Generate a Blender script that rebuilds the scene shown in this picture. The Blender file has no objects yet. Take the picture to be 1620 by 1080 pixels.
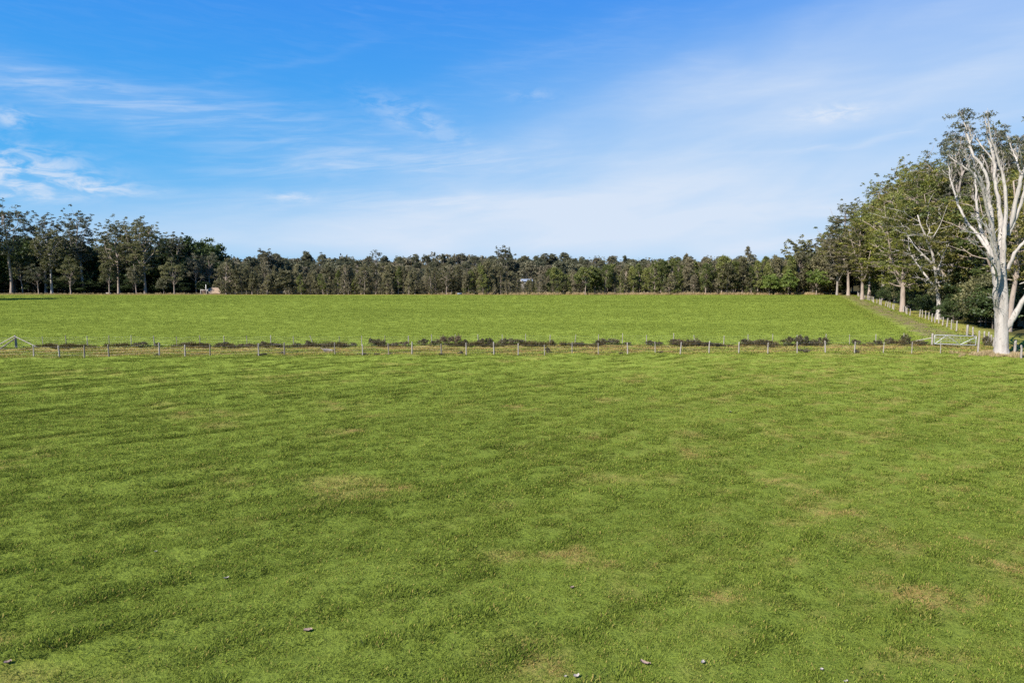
import bpy, math, random
import numpy as np
from mathutils import Vector

# ------------------------------------------------------------------ camera, sky, sun, exposure
S = bpy.context.scene
COL = S.collection
W0, H0, F0 = 1620.0, 1080.0, 1080.0          # photograph size and focal length in its pixels
CAMH = 8.9
PITCH = math.atan(110.0 / F0)                # horizon sits 110 px above the middle
cd = bpy.data.cameras.new("camera")
cam = bpy.data.objects.new("camera", cd)
COL.objects.link(cam)
cd.sensor_width = 36.0
cd.lens = 36.0 * F0 / W0
cd.clip_end = 20000
cam.location = (0, 0, CAMH)
cam.rotation_euler = (math.pi / 2 - PITCH, 0, 0)
S.camera = cam

SUN_EL = math.radians(38)
SUN_DIR = np.array([0.74, 0.67]); SUN_DIR /= np.linalg.norm(SUN_DIR)   # the way the light travels
sl = bpy.data.lights.new("sun", 'SUN')
sun = bpy.data.objects.new("sun", sl)
COL.objects.link(sun)
sl.energy = 5.0
sl.angle = math.radians(0.5)
sl.color = (1.0, 0.93, 0.82)
tv = Vector((SUN_DIR[0] * math.cos(SUN_EL), SUN_DIR[1] * math.cos(SUN_EL), -math.sin(SUN_EL)))
sun.rotation_euler = tv.to_track_quat('-Z', 'Y').to_euler()
sun.location = (-60, -60, 80)

S.view_settings.view_transform = 'Standard'
S.view_settings.look = 'None'
S.view_settings.gamma = 1.0
S.view_settings.use_curve_mapping = False
S.view_settings.exposure = 1.15
S.render.engine = 'CYCLES'
S.cycles.use_denoising = False
S.cycles.max_bounces = 6
S.cycles.diffuse_bounces = 3
S.cycles.glossy_bounces = 2
S.cycles.transmission_bounces = 3
S.cycles.transparent_max_bounces = 4
S.cycles.caustics_reflective = False
S.cycles.caustics_refractive = False


def ray(px, py):
    a, b = (px - W0 / 2) / F0, (H0 / 2 - py) / F0
    c, s = math.cos(PITCH), math.sin(PITCH)
    return np.array([a, c + b * s, -s + b * c])


def ground(px, py, z=0.0):
    d = ray(px, py)
    t = (z - CAMH) / d[2]
    return np.array([d[0] * t, d[1] * t])


def at(px, py, Y):
    d = ray(px, py)
    t = Y / d[1]
    return np.array([d[0] * t, Y, CAMH + d[2] * t])


def xat(px, Y):
    return at(px, 445, Y)[0]


def azel(px, py):
    d = ray(px, py)
    return math.atan2(d[0], d[1]), math.asin(d[2] / np.linalg.norm(d))


class NT:
    """small helper to write node trees"""
    def __init__(self, tree):
        self.t = tree; self.n = tree.nodes; self.l = tree.links

    def new(self, typ, **kw):
        nd = self.n.new(typ)
        for k, v in kw.items():
            setattr(nd, k, v)
        return nd

    def put(self, sock, v):
        if isinstance(v, bpy.types.NodeSocket):
            self.l.new(v, sock)
        elif v is not None:
            if hasattr(sock.default_value, '__len__') and not hasattr(v, '__len__'):
                sock.default_value = (v, v, v)
            else:
                sock.default_value = v

    def m(self, op, a, b=None, c=None, clamp=False):
        nd = self.new('ShaderNodeMath', operation=op, use_clamp=clamp)
        for i, v in enumerate((a, b, c)):
            if v is not None:
                self.put(nd.inputs[i], v)
        return nd.outputs[0]

    def noise(self, vec, scale, detail=4, rough=0.55, dist=0.0, out=0):
        nd = self.new('ShaderNodeTexNoise')
        self.put(nd.inputs['Vector'], vec)
        nd.inputs['Scale'].default_value = scale
        nd.inputs['Detail'].default_value = detail
        nd.inputs['Roughness'].default_value = rough
        nd.inputs['Distortion'].default_value = dist
        return nd.outputs[out]

    def ramp(self, v, a, b, lo=0.0, hi=1.0, smooth=True):
        nd = self.new('ShaderNodeMapRange', interpolation_type='SMOOTHSTEP' if smooth else 'LINEAR')
        self.put(nd.inputs['Value'], v)
        self.put(nd.inputs['From Min'], a); self.put(nd.inputs['From Max'], b)
        self.put(nd.inputs['To Min'], lo); self.put(nd.inputs['To Max'], hi)
        return nd.outputs[0]

    def mix(self, f, a, b, blend='MIX'):
        nd = self.new('ShaderNodeMix', data_type='RGBA', blend_type=blend)
        self.put(nd.inputs['Factor'], f)
        for i, v in ((6, a), (7, b)):
            if isinstance(v, tuple) and len(v) == 3:
                v = v + (1.0,)
            self.put(nd.inputs[i], v)
        return nd.outputs[2]

    def scale(self, vec, s):
        nd = self.new('ShaderNodeVectorMath', operation='MULTIPLY')
        self.put(nd.inputs[0], vec); nd.inputs[1].default_value = s
        return nd.outputs[0]


# ---- sky: Nishita with thin cirrus
world = bpy.data.worlds.new("World")
S.world = world
world.use_nodes = True
wt = NT(world.node_tree)
wt.n.clear()
sky = wt.new('ShaderNodeTexSky', sky_type='NISHITA')
sky.sun_disc = False
sky.sun_elevation = SUN_EL
sky.sun_rotation = math.atan2(-SUN_DIR[0], -SUN_DIR[1])
sky.altitude = 10
sky.air_density = 1.0
sky.dust_density = 0.3
sky.ozone_density = 3.0
tc = wt.new('ShaderNodeTexCoord')
sep = wt.new('ShaderNodeSeparateXYZ')
wt.l.new(tc.outputs['Generated'], sep.inputs[0])
az = wt.m('ARCTAN2', sep.outputs[0], sep.outputs[1])
el = wt.m('ARCSINE', sep.outputs[2])


def wv(sa, se, shear=0.0, off=0.0):
    c = wt.new('ShaderNodeCombineXYZ')
    wt.put(c.inputs[0], wt.m('MULTIPLY', az, sa))
    e = wt.m('MULTIPLY_ADD', az, -shear, el)
    wt.put(c.inputs[1], wt.m('MULTIPLY', e, se))
    c.inputs[2].default_value = off
    return c.outputs[0]


warp = wt.noise(wv(5, 9), 1.0, 3, .6)
warp2 = wt.m('MULTIPLY_ADD', warp, 0.05, -0.025)
el_w = wt.m('ADD', el, warp2)


def gauss(px, py, sx, sy, slope=0.0, ragged=True):
    a0, e0 = azel(px, py)
    sa, se = sx / F0, sy / F0
    da = wt.m('SUBTRACT', az, a0)
    de = wt.m('SUBTRACT', el_w if ragged else el, e0)
    de = wt.m('MULTIPLY_ADD', da, -slope, de)
    q = wt.m('ADD', wt.m('POWER', wt.m('ABSOLUTE', wt.m('DIVIDE', da, sa)), 2.0), wt.m('POWER', wt.m('ABSOLUTE', wt.m('DIVIDE', de, se)), 2.0))
    return wt.m('EXPONENT', wt.m('MULTIPLY', q, -1.0))


def addup(items):
    r = None
    for g, amp in items:
        v = wt.m('MULTIPLY', g, amp)
        r = v if r is None else wt.m('ADD', r, v)
    return r


st1 = wt.ramp(wt.noise(wv(9, 85, 0.10, 3.0), 1.0, 6, .6, .6), .36, .72)
st2 = wt.ramp(wt.noise(wv(16, 130, -0.06, 7.0), 1.0, 5, .62, .8), .38, .70)
puff = wt.ramp(wt.noise(wv(26, 75, 0.0, 1.0), 1.0, 6, .62, .5), .36, .66)
soft = wt.ramp(wt.noise(wv(4, 16, 0.12, 5.0), 1.0, 4, .5, .4), .25, .80)

veil = addup([(gauss(1330, 250, 560, 150, .12, False), .62), (gauss(900, 345, 520, 70, .03), .48),
              (gauss(1150, 150, 380, 75, .20, False), .26), (gauss(1620, 60, 420, 110, .0), .16),
              (gauss(300, 370, 620, 45, 0.0), .22), (gauss(1000, 420, 1000, 60, 0.0, False), .45)])
veil = wt.m('MULTIPLY', veil, wt.m('MULTIPLY_ADD', soft, .38, .72))
streak = addup([(gauss(210, 152, 260, 24, -.05), .75), (gauss(60, 128, 160, 16, -.10), .35), (gauss(330, 205, 300, 26, -.06), .30),
                (gauss(640, 258, 260, 26, .02), .66), (gauss(660, 318, 240, 13, -.02), .55),
                (gauss(470, 270, 190, 9, .06), .35), (gauss(460, 100, 130, 6, .32), .16),
                (gauss(860, 85, 150, 16, .25), .18), (gauss(1310, 226, 170, 5, .07), .35),
                (gauss(250, 318, 250, 18, .0), .34)])
streak = wt.m('MULTIPLY', streak, wt.m('MULTIPLY_ADD', st1, .55, .20))
wisps = addup([(gauss(655, 190, 80, 24, -.35), .36), (gauss(840, 155, 40, 10, 0), .22), (gauss(1320, 179, 45, 12, 0.0, False), .42),
               (gauss(15, 265, 80, 30, -.08), 1.15), (gauss(5, 181, 40, 9, 0), .65), (gauss(160, 300, 50, 8, -.05), .7),
               (gauss(460, 310, 32, 6, 0.0), .55), (gauss(30, 312, 60, 8, 0), .4)])
wisps = wt.m('MULTIPLY', wisps, puff)
everywhere = wt.m('MULTIPLY', wt.m('MULTIPLY', st2, soft), .05)
cloud = wt.m('ADD', wt.m('ADD', veil, wt.m('MULTIPLY', streak, .68)), wt.m('ADD', wt.m('MULTIPLY', wisps, .85), everywhere))
cloud = wt.m('MINIMUM', cloud, .94)
cloud = wt.m('MULTIPLY', cloud, wt.ramp(el, -.02, .03))
# the photograph's vivid winter blue: the same sky with an even value and deeper saturation
sh = wt.new('ShaderNodeSeparateColor', mode='HSV')
wt.l.new(sky.outputs[0], sh.inputs[0])
ch = wt.new('ShaderNodeCombineColor', mode='HSV')
wt.put(ch.inputs[0], wt.ramp(el, 0.0, .36, .580, .617, False))
wt.put(ch.inputs[1], wt.m('POWER', sh.outputs[1], .15))
wt.put(ch.inputs[2], wt.m('MULTIPLY', wt.m('POWER', wt.m('DIVIDE', sh.outputs[2], 7.0), .12), 8.0))
skyc = wt.mix(cloud, ch.outputs[0], (6.15, 6.95, 8.15))
bg = wt.new('ShaderNodeBackground')
bg.inputs['Strength'].default_value = 0.052
wt.l.new(skyc, bg.inputs['Color'])
wo = wt.new('ShaderNodeOutputWorld')
wt.l.new(bg.outputs[0], wo.inputs[0])


# ------------------------------------------------------------------ helpers
def link(o, parent=None):
    COL.objects.link(o)
    if parent is not None:
        o.parent = parent
    return o


def tag(o, label=None, cat=None, group=None, kind=None):
    if label: o['label'] = label
    if cat: o['category'] = cat
    if group: o['group'] = group
    if kind: o['kind'] = kind
    return o


def empty(name, loc, rz=0.0, sc=1.0):
    o = bpy.data.objects.new(name, None)
    o.empty_display_size = 0.3
    o.location = loc
    o.rotation_euler = (0, 0, rz)
    o.scale = (sc, sc, sc) if not hasattr(sc, '__len__') else sc
    return link(o)


class Geo:
    def __init__(self):
        self.v = []; self.f = []; self.a = []; self.n = 0

    def add(self, v, f, a=None):
        """v (n,3), f (m,4) with f[:,3] == -1 for triangles"""
        v = np.asarray(v, float); f = np.asarray(f, int)
        if f.shape[1] == 3:
            f = np.hstack([f, -np.ones((len(f), 1), int)])
        self.v.append(v)
        self.f.append(np.where(f >= 0, f + self.n, -1))
        self.a.append(np.zeros(len(v)) if a is None else np.broadcast_to(np.asarray(a, float), (len(v),)))
        self.n += len(v)

    def mesh(self, name, mat, smooth=False):
        v = np.vstack(self.v); f = np.vstack(self.f); a = np.concatenate(self.a)
        me = bpy.data.meshes.new(name)
        me.vertices.add(len(v))
        me.vertices.foreach_set('co', v.astype(np.float32).ravel())
        ln = np.where(f[:, 3] >= 0, 4, 3)
        li = f.ravel(); li = li[li >= 0]
        me.loops.add(len(li))
        me.loops.foreach_set('vertex_index', li.astype(np.int32))
        me.polygons.add(len(f))
        st = np.concatenate([[0], np.cumsum(ln)[:-1]])
        me.polygons.foreach_set('loop_start', st.astype(np.int32))
        me.polygons.foreach_set('loop_total', ln.astype(np.int32))
        if smooth:
            me.polygons.foreach_set('use_smooth', np.ones(len(f), bool))
        at_ = me.attributes.new('lv', 'FLOAT', 'POINT')
        at_.data.foreach_set('value', a.astype(np.float32))
        me.materials.append(mat)
        me.update(calc_edges=True)
        me.validate()
        return me

    def build(self, name, mat, parent=None, smooth=False):
        return link(bpy.data.objects.new(name, self.mesh(name, mat, smooth)), parent)


def tube(g, path, rad, sides=7, lump=0.0, rng=None, a=0.0, cap=True):
    path = np.asarray(path, float); rad = np.asarray(rad, float)
    n = len(path)
    tan = np.gradient(path, axis=0)
    tan /= np.linalg.norm(tan, axis=1)[:, None] + 1e-9
    ref = np.array([0.31, 0.95, 0.05]) if abs(tan[0][2]) > .5 else np.array([0.05, 0.1, 1.0])
    u = np.cross(tan, ref); u /= np.linalg.norm(u, axis=1)[:, None] + 1e-9
    w = np.cross(tan, u)
    th = np.linspace(0, 2 * math.pi, sides, endpoint=False)
    rr = np.ones((n, sides))
    if lump and rng is not None:
        ph = rng.uniform(0, 6.28, 3)
        z = np.linspace(0, n * .35, n)[:, None]
        rr = 1 + lump * (np.sin(2 * th[None] + ph[0] + z) * .5 + np.sin(3 * th[None] + ph[1] - z * 1.3) * .4 + rng.uniform(-.3, .3, (n, sides)))
    ring = path[:, None, :] + (rad[:, None] * rr)[:, :, None] * (np.cos(th)[None, :, None] * u[:, None, :] + np.sin(th)[None, :, None] * w[:, None, :])
    v = ring.reshape(-1, 3)
    i = np.arange(n - 1)[:, None] * sides; j = np.arange(sides)[None]; k = (j + 1) % sides
    f = np.stack([i + j, i + k, i + sides + k, i + sides + j], -1).reshape(-1, 4)
    if cap:
        v = np.vstack([v, path[-1] + tan[-1] * rad[-1] * .5])
        o = (n - 1) * sides
        t = np.stack([o + np.arange(sides), o + (np.arange(sides) + 1) % sides, np.full(sides, n * sides), np.full(sides, -1)], -1)
        f = np.vstack([f, t])
    g.add(v, f, a)


def spline(pts, n):
    """Catmull-Rom through pts"""
    p = np.asarray(pts, float)
    if len(p) == 2:
        t = np.linspace(0, 1, n)[:, None]
        return p[0] * (1 - t) + p[1] * t
    q = np.vstack([2 * p[0] - p[1], p, 2 * p[-1] - p[-2]])
    ts = np.linspace(0, len(p) - 1 - 1e-6, n)
    i = ts.astype(int); t = (ts - i)[:, None]
    p0, p1, p2, p3 = q[i], q[i + 1], q[i + 2], q[i + 3]
    return .5 * (2 * p1 + (p2 - p0) * t + (2 * p0 - 5 * p1 + 4 * p2 - p3) * t ** 2 + (3 * p1 - p0 - 3 * p2 + p3) * t ** 3)


def unit(v):
    return v / (np.linalg.norm(v, axis=-1, keepdims=True) + 1e-9)


def leaf_quads(g, rng, c, axis, L, Wd, a):
    m = len(c)
    axis = unit(axis)
    b = unit(np.cross(axis, rng.normal(size=(m, 3))))
    nrm = np.cross(axis, b)
    L = L[:, None]; Wd = Wd[:, None]
    v = np.stack([c - axis * L * .5, c + b * Wd * .5 + nrm * Wd * .12, c + axis * L * .5, c - b * Wd * .5 + nrm * Wd * .12], 1).reshape(-1, 3)
    f = np.arange(m * 4).reshape(-1, 4)
    g.add(v, f, np.repeat(a, 4))


def clump_leaves(g, rng, cen, rad, per, L, Wd, flat=.7, droop=.5, dome=.35, out=.6):
    """foliage clumps: cen (k,3), rad (k,)"""
    k = len(cen)
    n = k * per
    u = unit(rng.normal(size=(n, 3)))
    u[:, 2] = np.where(u[:, 2] < -dome, -u[:, 2] * .6, u[:, 2])
    rr = rng.uniform(0.25, 1.0, n) ** .5 * rng.uniform(.8, 1.12, n)
    R = np.repeat(rad, per)
    # uneven clump outline
    C = np.repeat(cen, per, 0)
    ph = np.repeat(rng.uniform(0, 6.28, (k, 2)), per, 0)
    th = np.arctan2(u[:, 1], u[:, 0])
    rr *= 1 + .22 * np.sin(3 * th + ph[:, 0]) + .12 * np.sin(5 * th + ph[:, 1] + u[:, 2] * 3)
    p = C + u * (R * rr)[:, None] * np.array([1, 1, flat])
    ax = u * out + rng.normal(size=(n, 3)) * .6 + np.array([0, 0, -droop])
    cl = np.repeat(rng.uniform(-.5, .5, k), per)
    leaf_quads(g, rng, p, ax, L * rng.uniform(.65, 1.3, n), Wd * rng.uniform(.7, 1.25, n), np.clip(.48 + cl * .95 + rng.normal(0, .15, n), 0, 1))


def vnoise(x, y, seed=0):
    x = np.asarray(x, float); y = np.asarray(y, float)
    xi = np.floor(x); yi = np.floor(y)
    fx = x - xi; fy = y - yi
    fx = fx * fx * (3 - 2 * fx); fy = fy * fy * (3 - 2 * fy)

    def h(a, b):
        s = np.sin(a * 127.1 + b * 311.7 + seed * 74.7) * 43758.5453
        return s - np.floor(s)
    return (h(xi, yi) * (1 - fx) + h(xi + 1, yi) * fx) * (1 - fy) + (h(xi, yi + 1) * (1 - fx) + h(xi + 1, yi + 1) * fx) * fy


def fbm(x, y, seed=0, o=4):
    r = 0; a = .5; t = 0
    for i in range(o):
        r = r + a * vnoise(x * 2 ** i + i * 17.3, y * 2 ** i - i * 9.1, seed + i); t += a; a *= .55
    return r / t


def sstep(a, b, x):
    t = np.clip((x - a) / (b - a), 0, 1)
    return t * t * (3 - 2 * t)


# ------------------------------------------------------------------ lines on the ground
NF0, NF1 = ground(45, 564.5), ground(1547, 558.5)       # near fence
FF0, FF1 = ground(60, 548), ground(1435, 543.2)         # far fence
RF0, RF1 = ground(1605, 559), ground(1372, 474)         # fence beside the right-hand trees


def line_y(p, q, x):
    return p[1] + (q[1] - p[1]) / (q[0] - p[0]) * (np.asarray(x, float) - p[0])


def yn(x): return line_y(NF0, NF1, x)
def yf(x): return line_y(FF0, FF1, x)
def xr(y): return RF0[0] + (RF1[0] - RF0[0]) / (RF1[1] - RF0[1]) * (np.asarray(y, float) - RF0[1])


YB = 268.0                                              # back edge of the field


ROW_A = math.radians(35)


def row_s(x, y):
    """distance across the old plough lines that run away to the right"""
    return -x * math.sin(ROW_A) + y * math.cos(ROW_A) + (fbm(x / 17, y / 17, 9, 2) - .5) * 6


def gz(x, y):
    x = np.asarray(x, float); y = np.asarray(y, float)
    near = 1 - sstep(75, 110, y)
    z = (fbm(x / 9, y / 7, 3, 3) - .5) * .30 * (0.35 + .65 * near)
    s = row_s(x, y)
    tri = (s / 4.4) % 1.0
    z = z + near * .16 * (sstep(0, .75, tri) - sstep(.78, 1.0, tri) - .4) * (0.3 + fbm(x / 11, y / 8, 21, 2))
    z = z + near * (fbm(x / 1.6, y / 1.1, 31, 2) - .5) * .09 + near * .03 * np.sin(s * 2 * math.pi / 2.2)
    t = (y - yn(x)) / (yf(x) - yn(x))
    z = z - .10 * sstep(0, .25, t) * (1 - sstep(1.0, 1.1, t)) - .32 * sstep(.62, .84, t) * (1 - sstep(.88, .99, t))
    # ruts of the vehicle track along the right fence
    dr = xr(y) - x
    z = z - .08 * np.exp(-((dr - 4.2) / .5) ** 2) - .08 * np.exp(-((dr - 6.0) / .5) ** 2)
    hill = sstep(300, 500, y) * (7 + 6 * vnoise(x / 90 + 3.3, y / 300, 5) + 4 * vnoise(x / 40 + 1.3, y / 200, 8))
    hill = hill * (1 - sstep(1200, 2500, y) * .8)
    return z + hill


DRY = [(905, 875, 60, 12), (985, 888, 70, 16), (1240, 895, 22, 9), (1150, 942, 70, 14), (850, 1035, 70, 28), (390, 604, 45, 4),
       (530, 640, 40, 8), (818, 645, 45, 6), (1270, 775, 45, 12), (1090, 720, 60, 9), (945, 690, 40, 6), (1480, 950, 130, 30),
       (1560, 880, 90, 40), (1530, 1050, 110, 30), (1070, 770, 40, 10), (1290, 715, 90, 9), (1235, 770, 40, 12), (550, 682, 30, 5),
       (630, 770, 40, 10), (70, 620, 60, 4), (300, 655, 90, 6), (360, 770, 30, 6), (1330, 810, 60, 16), (1010, 630, 50, 4)]
LUSH = [(180, 940, 40, 18), (1215, 935, 50, 26), (570, 868, 36, 9), (330, 720, 60, 10), (1240, 625, 30, 5), (700, 930, 25, 10),
        (1190, 990, 45, 24), (1330, 960, 60, 14), (520, 800, 110, 14), (90, 800, 110, 14), (40, 905, 60, 12), (700, 770, 60, 7), (1120, 690, 60, 6), (1460, 700, 60, 8)]


def blob(lst, x, y):
    r = np.zeros_like(x)
    for px, py, sx, sy in lst:
        c = ground(px, py)
        rx = abs(ground(px + sx, py)[0] - c[0])
        ry = max(abs(ground(px, py - sy)[1] - c[1]), .25)
        r = np.maximum(r, np.exp(-(((x - c[0]) / rx) ** 2 + ((y - c[1]) / ry) ** 2)))
    return r


def zones(x, y):
    """dry 0..1, tone 0..1 (lush to pale), lane 0..1, track 0..1, far field 0..1"""
    x = np.asarray(x, float); y = np.asarray(y, float)
    t = (y - yn(x)) / (yf(x) - yn(x))
    wob = (fbm(x / 2.2, y / 1.4, 41, 3) - .5)
    lane = sstep(-.10, .12, t + wob * .5) * (1 - sstep(.95, 1.03, t + wob * .12))
    far = sstep(.98, 1.05, t)
    dr = xr(y) - x
    track = sstep(.3, 1.5, dr + wob * 3) * (1 - sstep(4.4, 7.0, dr + wob * 4)) * sstep(80, 100, y) * (1 - sstep(255, 275, y))
    back = sstep(YB - 6, YB - 1, y + wob * 3)
    right = sstep(-1.0, 1.0, -dr) * sstep(70, 90, y)
    n1 = fbm(x / 3.4 + 7, y / 2.6, 51, 4)
    n2 = fbm(x / 1.1, y / .9, 61, 3)
    n5 = fbm(x / .38, y / .34, 65, 3)
    dry = np.clip(blob(DRY, x, y) * (.03 + .85 * sstep(.42, .68, n2) * (.35 + .9 * sstep(.35, .65, n5))), 0, .85)
    dry = np.maximum(dry, (1 - far) * (1 - lane) * sstep(.60, .82, n1) * .40)
    dry = np.maximum(dry, (1 - far) * (1 - lane) * .50 * sstep(.46, .70, n2) * sstep(.4, .62, n5) * sstep(-12, 22, x - y * .1))
    dry = np.maximum(dry, lane * (.22 + .42 * sstep(.38, .68, n1) + .38 * sstep(.5, .8, t)))
    dry = np.maximum(dry, back * .75)
    dry = np.maximum(dry, right * (.25 + .35 * n2))
    s = row_s(x, y)
    l = x * math.cos(ROW_A) + y * math.sin(ROW_A)
    n3 = fbm(l / 9, s / 1.5, 71, 4)
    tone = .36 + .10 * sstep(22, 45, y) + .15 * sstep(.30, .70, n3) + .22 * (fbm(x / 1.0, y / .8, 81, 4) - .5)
    tone = tone - .22 * blob(LUSH, x, y) + .35 * sstep(40, 78, y) * (1 - far) + .10 * sstep(-10, 35, x)  # paler toward the right, sunlit brightness put into the tone
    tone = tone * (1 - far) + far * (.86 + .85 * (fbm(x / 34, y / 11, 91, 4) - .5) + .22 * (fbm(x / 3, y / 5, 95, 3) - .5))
    return np.clip(dry, 0, 1), np.clip(tone, 0, 1), np.clip(lane, 0, 1), np.clip(track, 0, 1), far


# ------------------------------------------------------------------ materials
def material(name):
    m = bpy.data.materials.new(name)
    m.use_nodes = True
    t = NT(m.node_tree)
    t.n.clear()
    out = t.new('ShaderNodeOutputMaterial')
    return m, t, out


def leaf_mat(name, dark, light, trans=.30, objvar=.25, gloss=.015, tip=None):
    m, t, out = material(name)
    at_ = t.new('ShaderNodeAttribute', attribute_name='lv')
    oi = t.new('ShaderNodeObjectInfo')
    f = t.m('ADD', at_.outputs['Fac'], t.m('MULTIPLY_ADD', oi.outputs['Random'], objvar * 2, -objvar), clamp=True)
    c = t.mix(f, dark, light)
    if tip:
        r2 = t.m('FRACT', t.m('MULTIPLY', oi.outputs['Random'], 17.31))
        c = t.mix(t.ramp(r2, .55, 1.0, 0, .8), c, tip)
    di = t.new('ShaderNodeBsdfDiffuse'); t.put(di.inputs[0], c)
    tr = t.new('ShaderNodeBsdfTranslucent')
    t.put(tr.inputs[0], t.mix(.5, c, (light[0] * 1.3, light[1] * 1.4, light[2] * .7)))
    mx = t.new('ShaderNodeMixShader'); mx.inputs[0].default_value = trans
    t.l.new(di.outputs[0], mx.inputs[1]); t.l.new(tr.outputs[0], mx.inputs[2])
    gl = t.new('ShaderNodeBsdfGlossy'); gl.inputs['Roughness'].default_value = .5
    gl.inputs[0].default_value = (.8, .85, .9, 1)
    m2 = t.new('ShaderNodeMixShader'); m2.inputs[0].default_value = gloss
    t.l.new(mx.outputs[0], m2.inputs[1]); t.l.new(gl.outputs[0], m2.inputs[2])
    t.l.new(m2.outputs[0], out.inputs[0])
    return m


def bark_mat(name, base, patch, stain, amount=.5, rough=.85, scale=1.0):
    m, t, out = material(name)
    tc_ = t.new('ShaderNodeTexCoord')
    v = t.scale(tc_.outputs['Object'], (1.6 * scale, 1.6 * scale, .45 * scale))
    n1 = t.noise(v, 1.1, 5, .6, .8)
    n2 = t.noise(t.scale(tc_.outputs['Object'], (5 * scale, 5 * scale, .8 * scale)), 1.0, 5, .65, .4)
    n3 = t.noise(t.scale(tc_.outputs['Object'], (9 * scale, 9 * scale, 5 * scale)), 1.0, 3, .6)
    c = t.mix(t.ramp(n1, .40, .66), base, patch)
    c = t.mix(t.m('MULTIPLY', t.ramp(n2, .56, .70), amount), c, stain)
    c = t.mix(t.m('MULTIPLY', t.ramp(n3, .60, .72), amount * .7), c, stain)
    p = t.new('ShaderNodeBsdfPrincipled')
    t.put(p.inputs['Base Color'], c); p.inputs['Roughness'].default_value = rough
    p.inputs['Specular IOR Level'].default_value = .25
    bp = t.new('ShaderNodeBump'); bp.inputs['Strength'].default_value = .5; bp.inputs['Distance'].default_value = .06
    t.put(bp.inputs['Height'], t.m('ADD', n2, t.m('MULTIPLY', n3, .5)))
    t.l.new(bp.outputs[0], p.inputs['Normal'])
    t.l.new(p.outputs[0], out.inputs[0])
    return m


GREEN_LUSH = (.056, .084, .013)
GREEN_PALE = (.222, .274, .048)
STRAW = (.31, .22, .080)
SOIL = (.135, .098, .062)


def grass_colour(t, dry, tone, vec, fine):
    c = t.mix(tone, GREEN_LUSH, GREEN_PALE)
    n = t.noise(vec, fine, 3, .6)
    c = t.mix(t.ramp(n, .35, .7, 0, .35), c, (.140, .182, .024))
    d = t.m('MULTIPLY', dry, t.ramp(t.noise(vec, fine * 2.3, 2, .6), .30, .60, .35, 1.15), clamp=True)
    return t.mix(d, c, STRAW)


def ground_material():
    m, t, out = material("pasture")
    g = t.new('ShaderNodeNewGeometry')
    P = g.outputs['Position']
    A = {k: t.new('ShaderNodeAttribute', attribute_name=k).outputs['Fac'] for k in ('dry', 'tone', 'lane', 'track', 'bare')}
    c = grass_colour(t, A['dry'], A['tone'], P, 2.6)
    n = t.noise(P, 9.0, 5, .7)
    c = t.mix(t.ramp(n, .30, .62, .40, 0), c, (.045, .062, .014))
    nl = t.noise(t.scale(P, (1, 2.2, 1)), .9, 4, .6)
    lanec = t.mix(t.ramp(nl, .35, .65), (.105, .125, .032), (.225, .195, .085))
    c = t.mix(t.m('MULTIPLY', A['lane'], .65), c, lanec)
    nt_ = t.noise(t.scale(P, (.8, .35, 1)), 1.2, 5, .6)
    tr = t.mix(t.ramp(nt_, .35, .66), SOIL, (.175, .155, .070))
    c = t.mix(t.m('MULTIPLY', A['track'], t.ramp(t.noise(P, 1.3, 4, .65), .22, .50, .35, 1)), c, tr)
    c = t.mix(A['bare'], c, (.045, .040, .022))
    p = t.new('ShaderNodeBsdfDiffuse')
    t.put(p.inputs[0], c)
    bp = t.new('ShaderNodeBump'); bp.inputs['Strength'].default_value = .8; bp.inputs['Distance'].default_value = .12
    t.put(bp.inputs['Height'], t.m('ADD', n, t.noise(P, 2.2, 4, .6)))
    t.l.new(bp.outputs[0], p.inputs['Normal'])
    t.l.new(p.outputs[0], out.inputs[0])
    return m


def blade_material():
    m, t, out = material("grass_blades")
    g = t.new('ShaderNodeNewGeometry')
    P = g.outputs['Position']
    dry = t.new('ShaderNodeAttribute', attribute_name='dry', attribute_type='INSTANCER').outputs['Fac']
    tone = t.new('ShaderNodeAttribute', attribute_name='tone', attribute_type='INSTANCER').outputs['Fac']
    lv = t.new('ShaderNodeAttribute', attribute_name='lv').outputs['Fac']
    tone2 = t.m('ADD', tone, t.m('MULTIPLY_ADD', lv, 1.2, -.6), clamp=True)
    dry2 = t.ramp(t.m('ADD', dry, t.m('MULTIPLY_ADD', lv, .7, -.35)), .2, .75)
    c = t.mix(tone2, GREEN_LUSH, GREEN_PALE)
    c = t.mix(t.ramp(t.noise(P, 2.6, 3, .6), .35, .7, 0, .35), c, (.145, .186, .024))
    c = t.mix(dry2, c, STRAW)
    c = t.mix(t.ramp(lv, .94, .96, 0, .65), c, STRAW)
    di = t.new('ShaderNodeBsdfDiffuse'); t.put(di.inputs[0], c)
    tr = t.new('ShaderNodeBsdfTranslucent'); t.put(tr.inputs[0], c)
    mx = t.new('ShaderNodeMixShader'); mx.inputs[0].default_value = .30
    t.l.new(di.outputs[0], mx.inputs[1]); t.l.new(tr.outputs[0], mx.inputs[2])
    t.l.new(mx.outputs[0], out.inputs[0])
    return m


def plain_mat(name, col, rough=.7, metal=0.0, var=.25, scale=6.0, col2=None):
    m, t, out = material(name)
    tc_ = t.new('ShaderNodeTexCoord')
    n = t.noise(tc_.outputs['Object'], scale, 4, .6)
    c2 = col2 or tuple(x * (1 - var) for x in col)
    c = t.mix(t.ramp(n, .35, .68), col, c2)
    p = t.new('ShaderNodeBsdfPrincipled')
    t.put(p.inputs['Base Color'], c)
    p.inputs['Roughness'].default_value = rough
    p.inputs['Metallic'].default_value = metal
    t.l.new(p.outputs[0], out.inputs[0])
    return m


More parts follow.
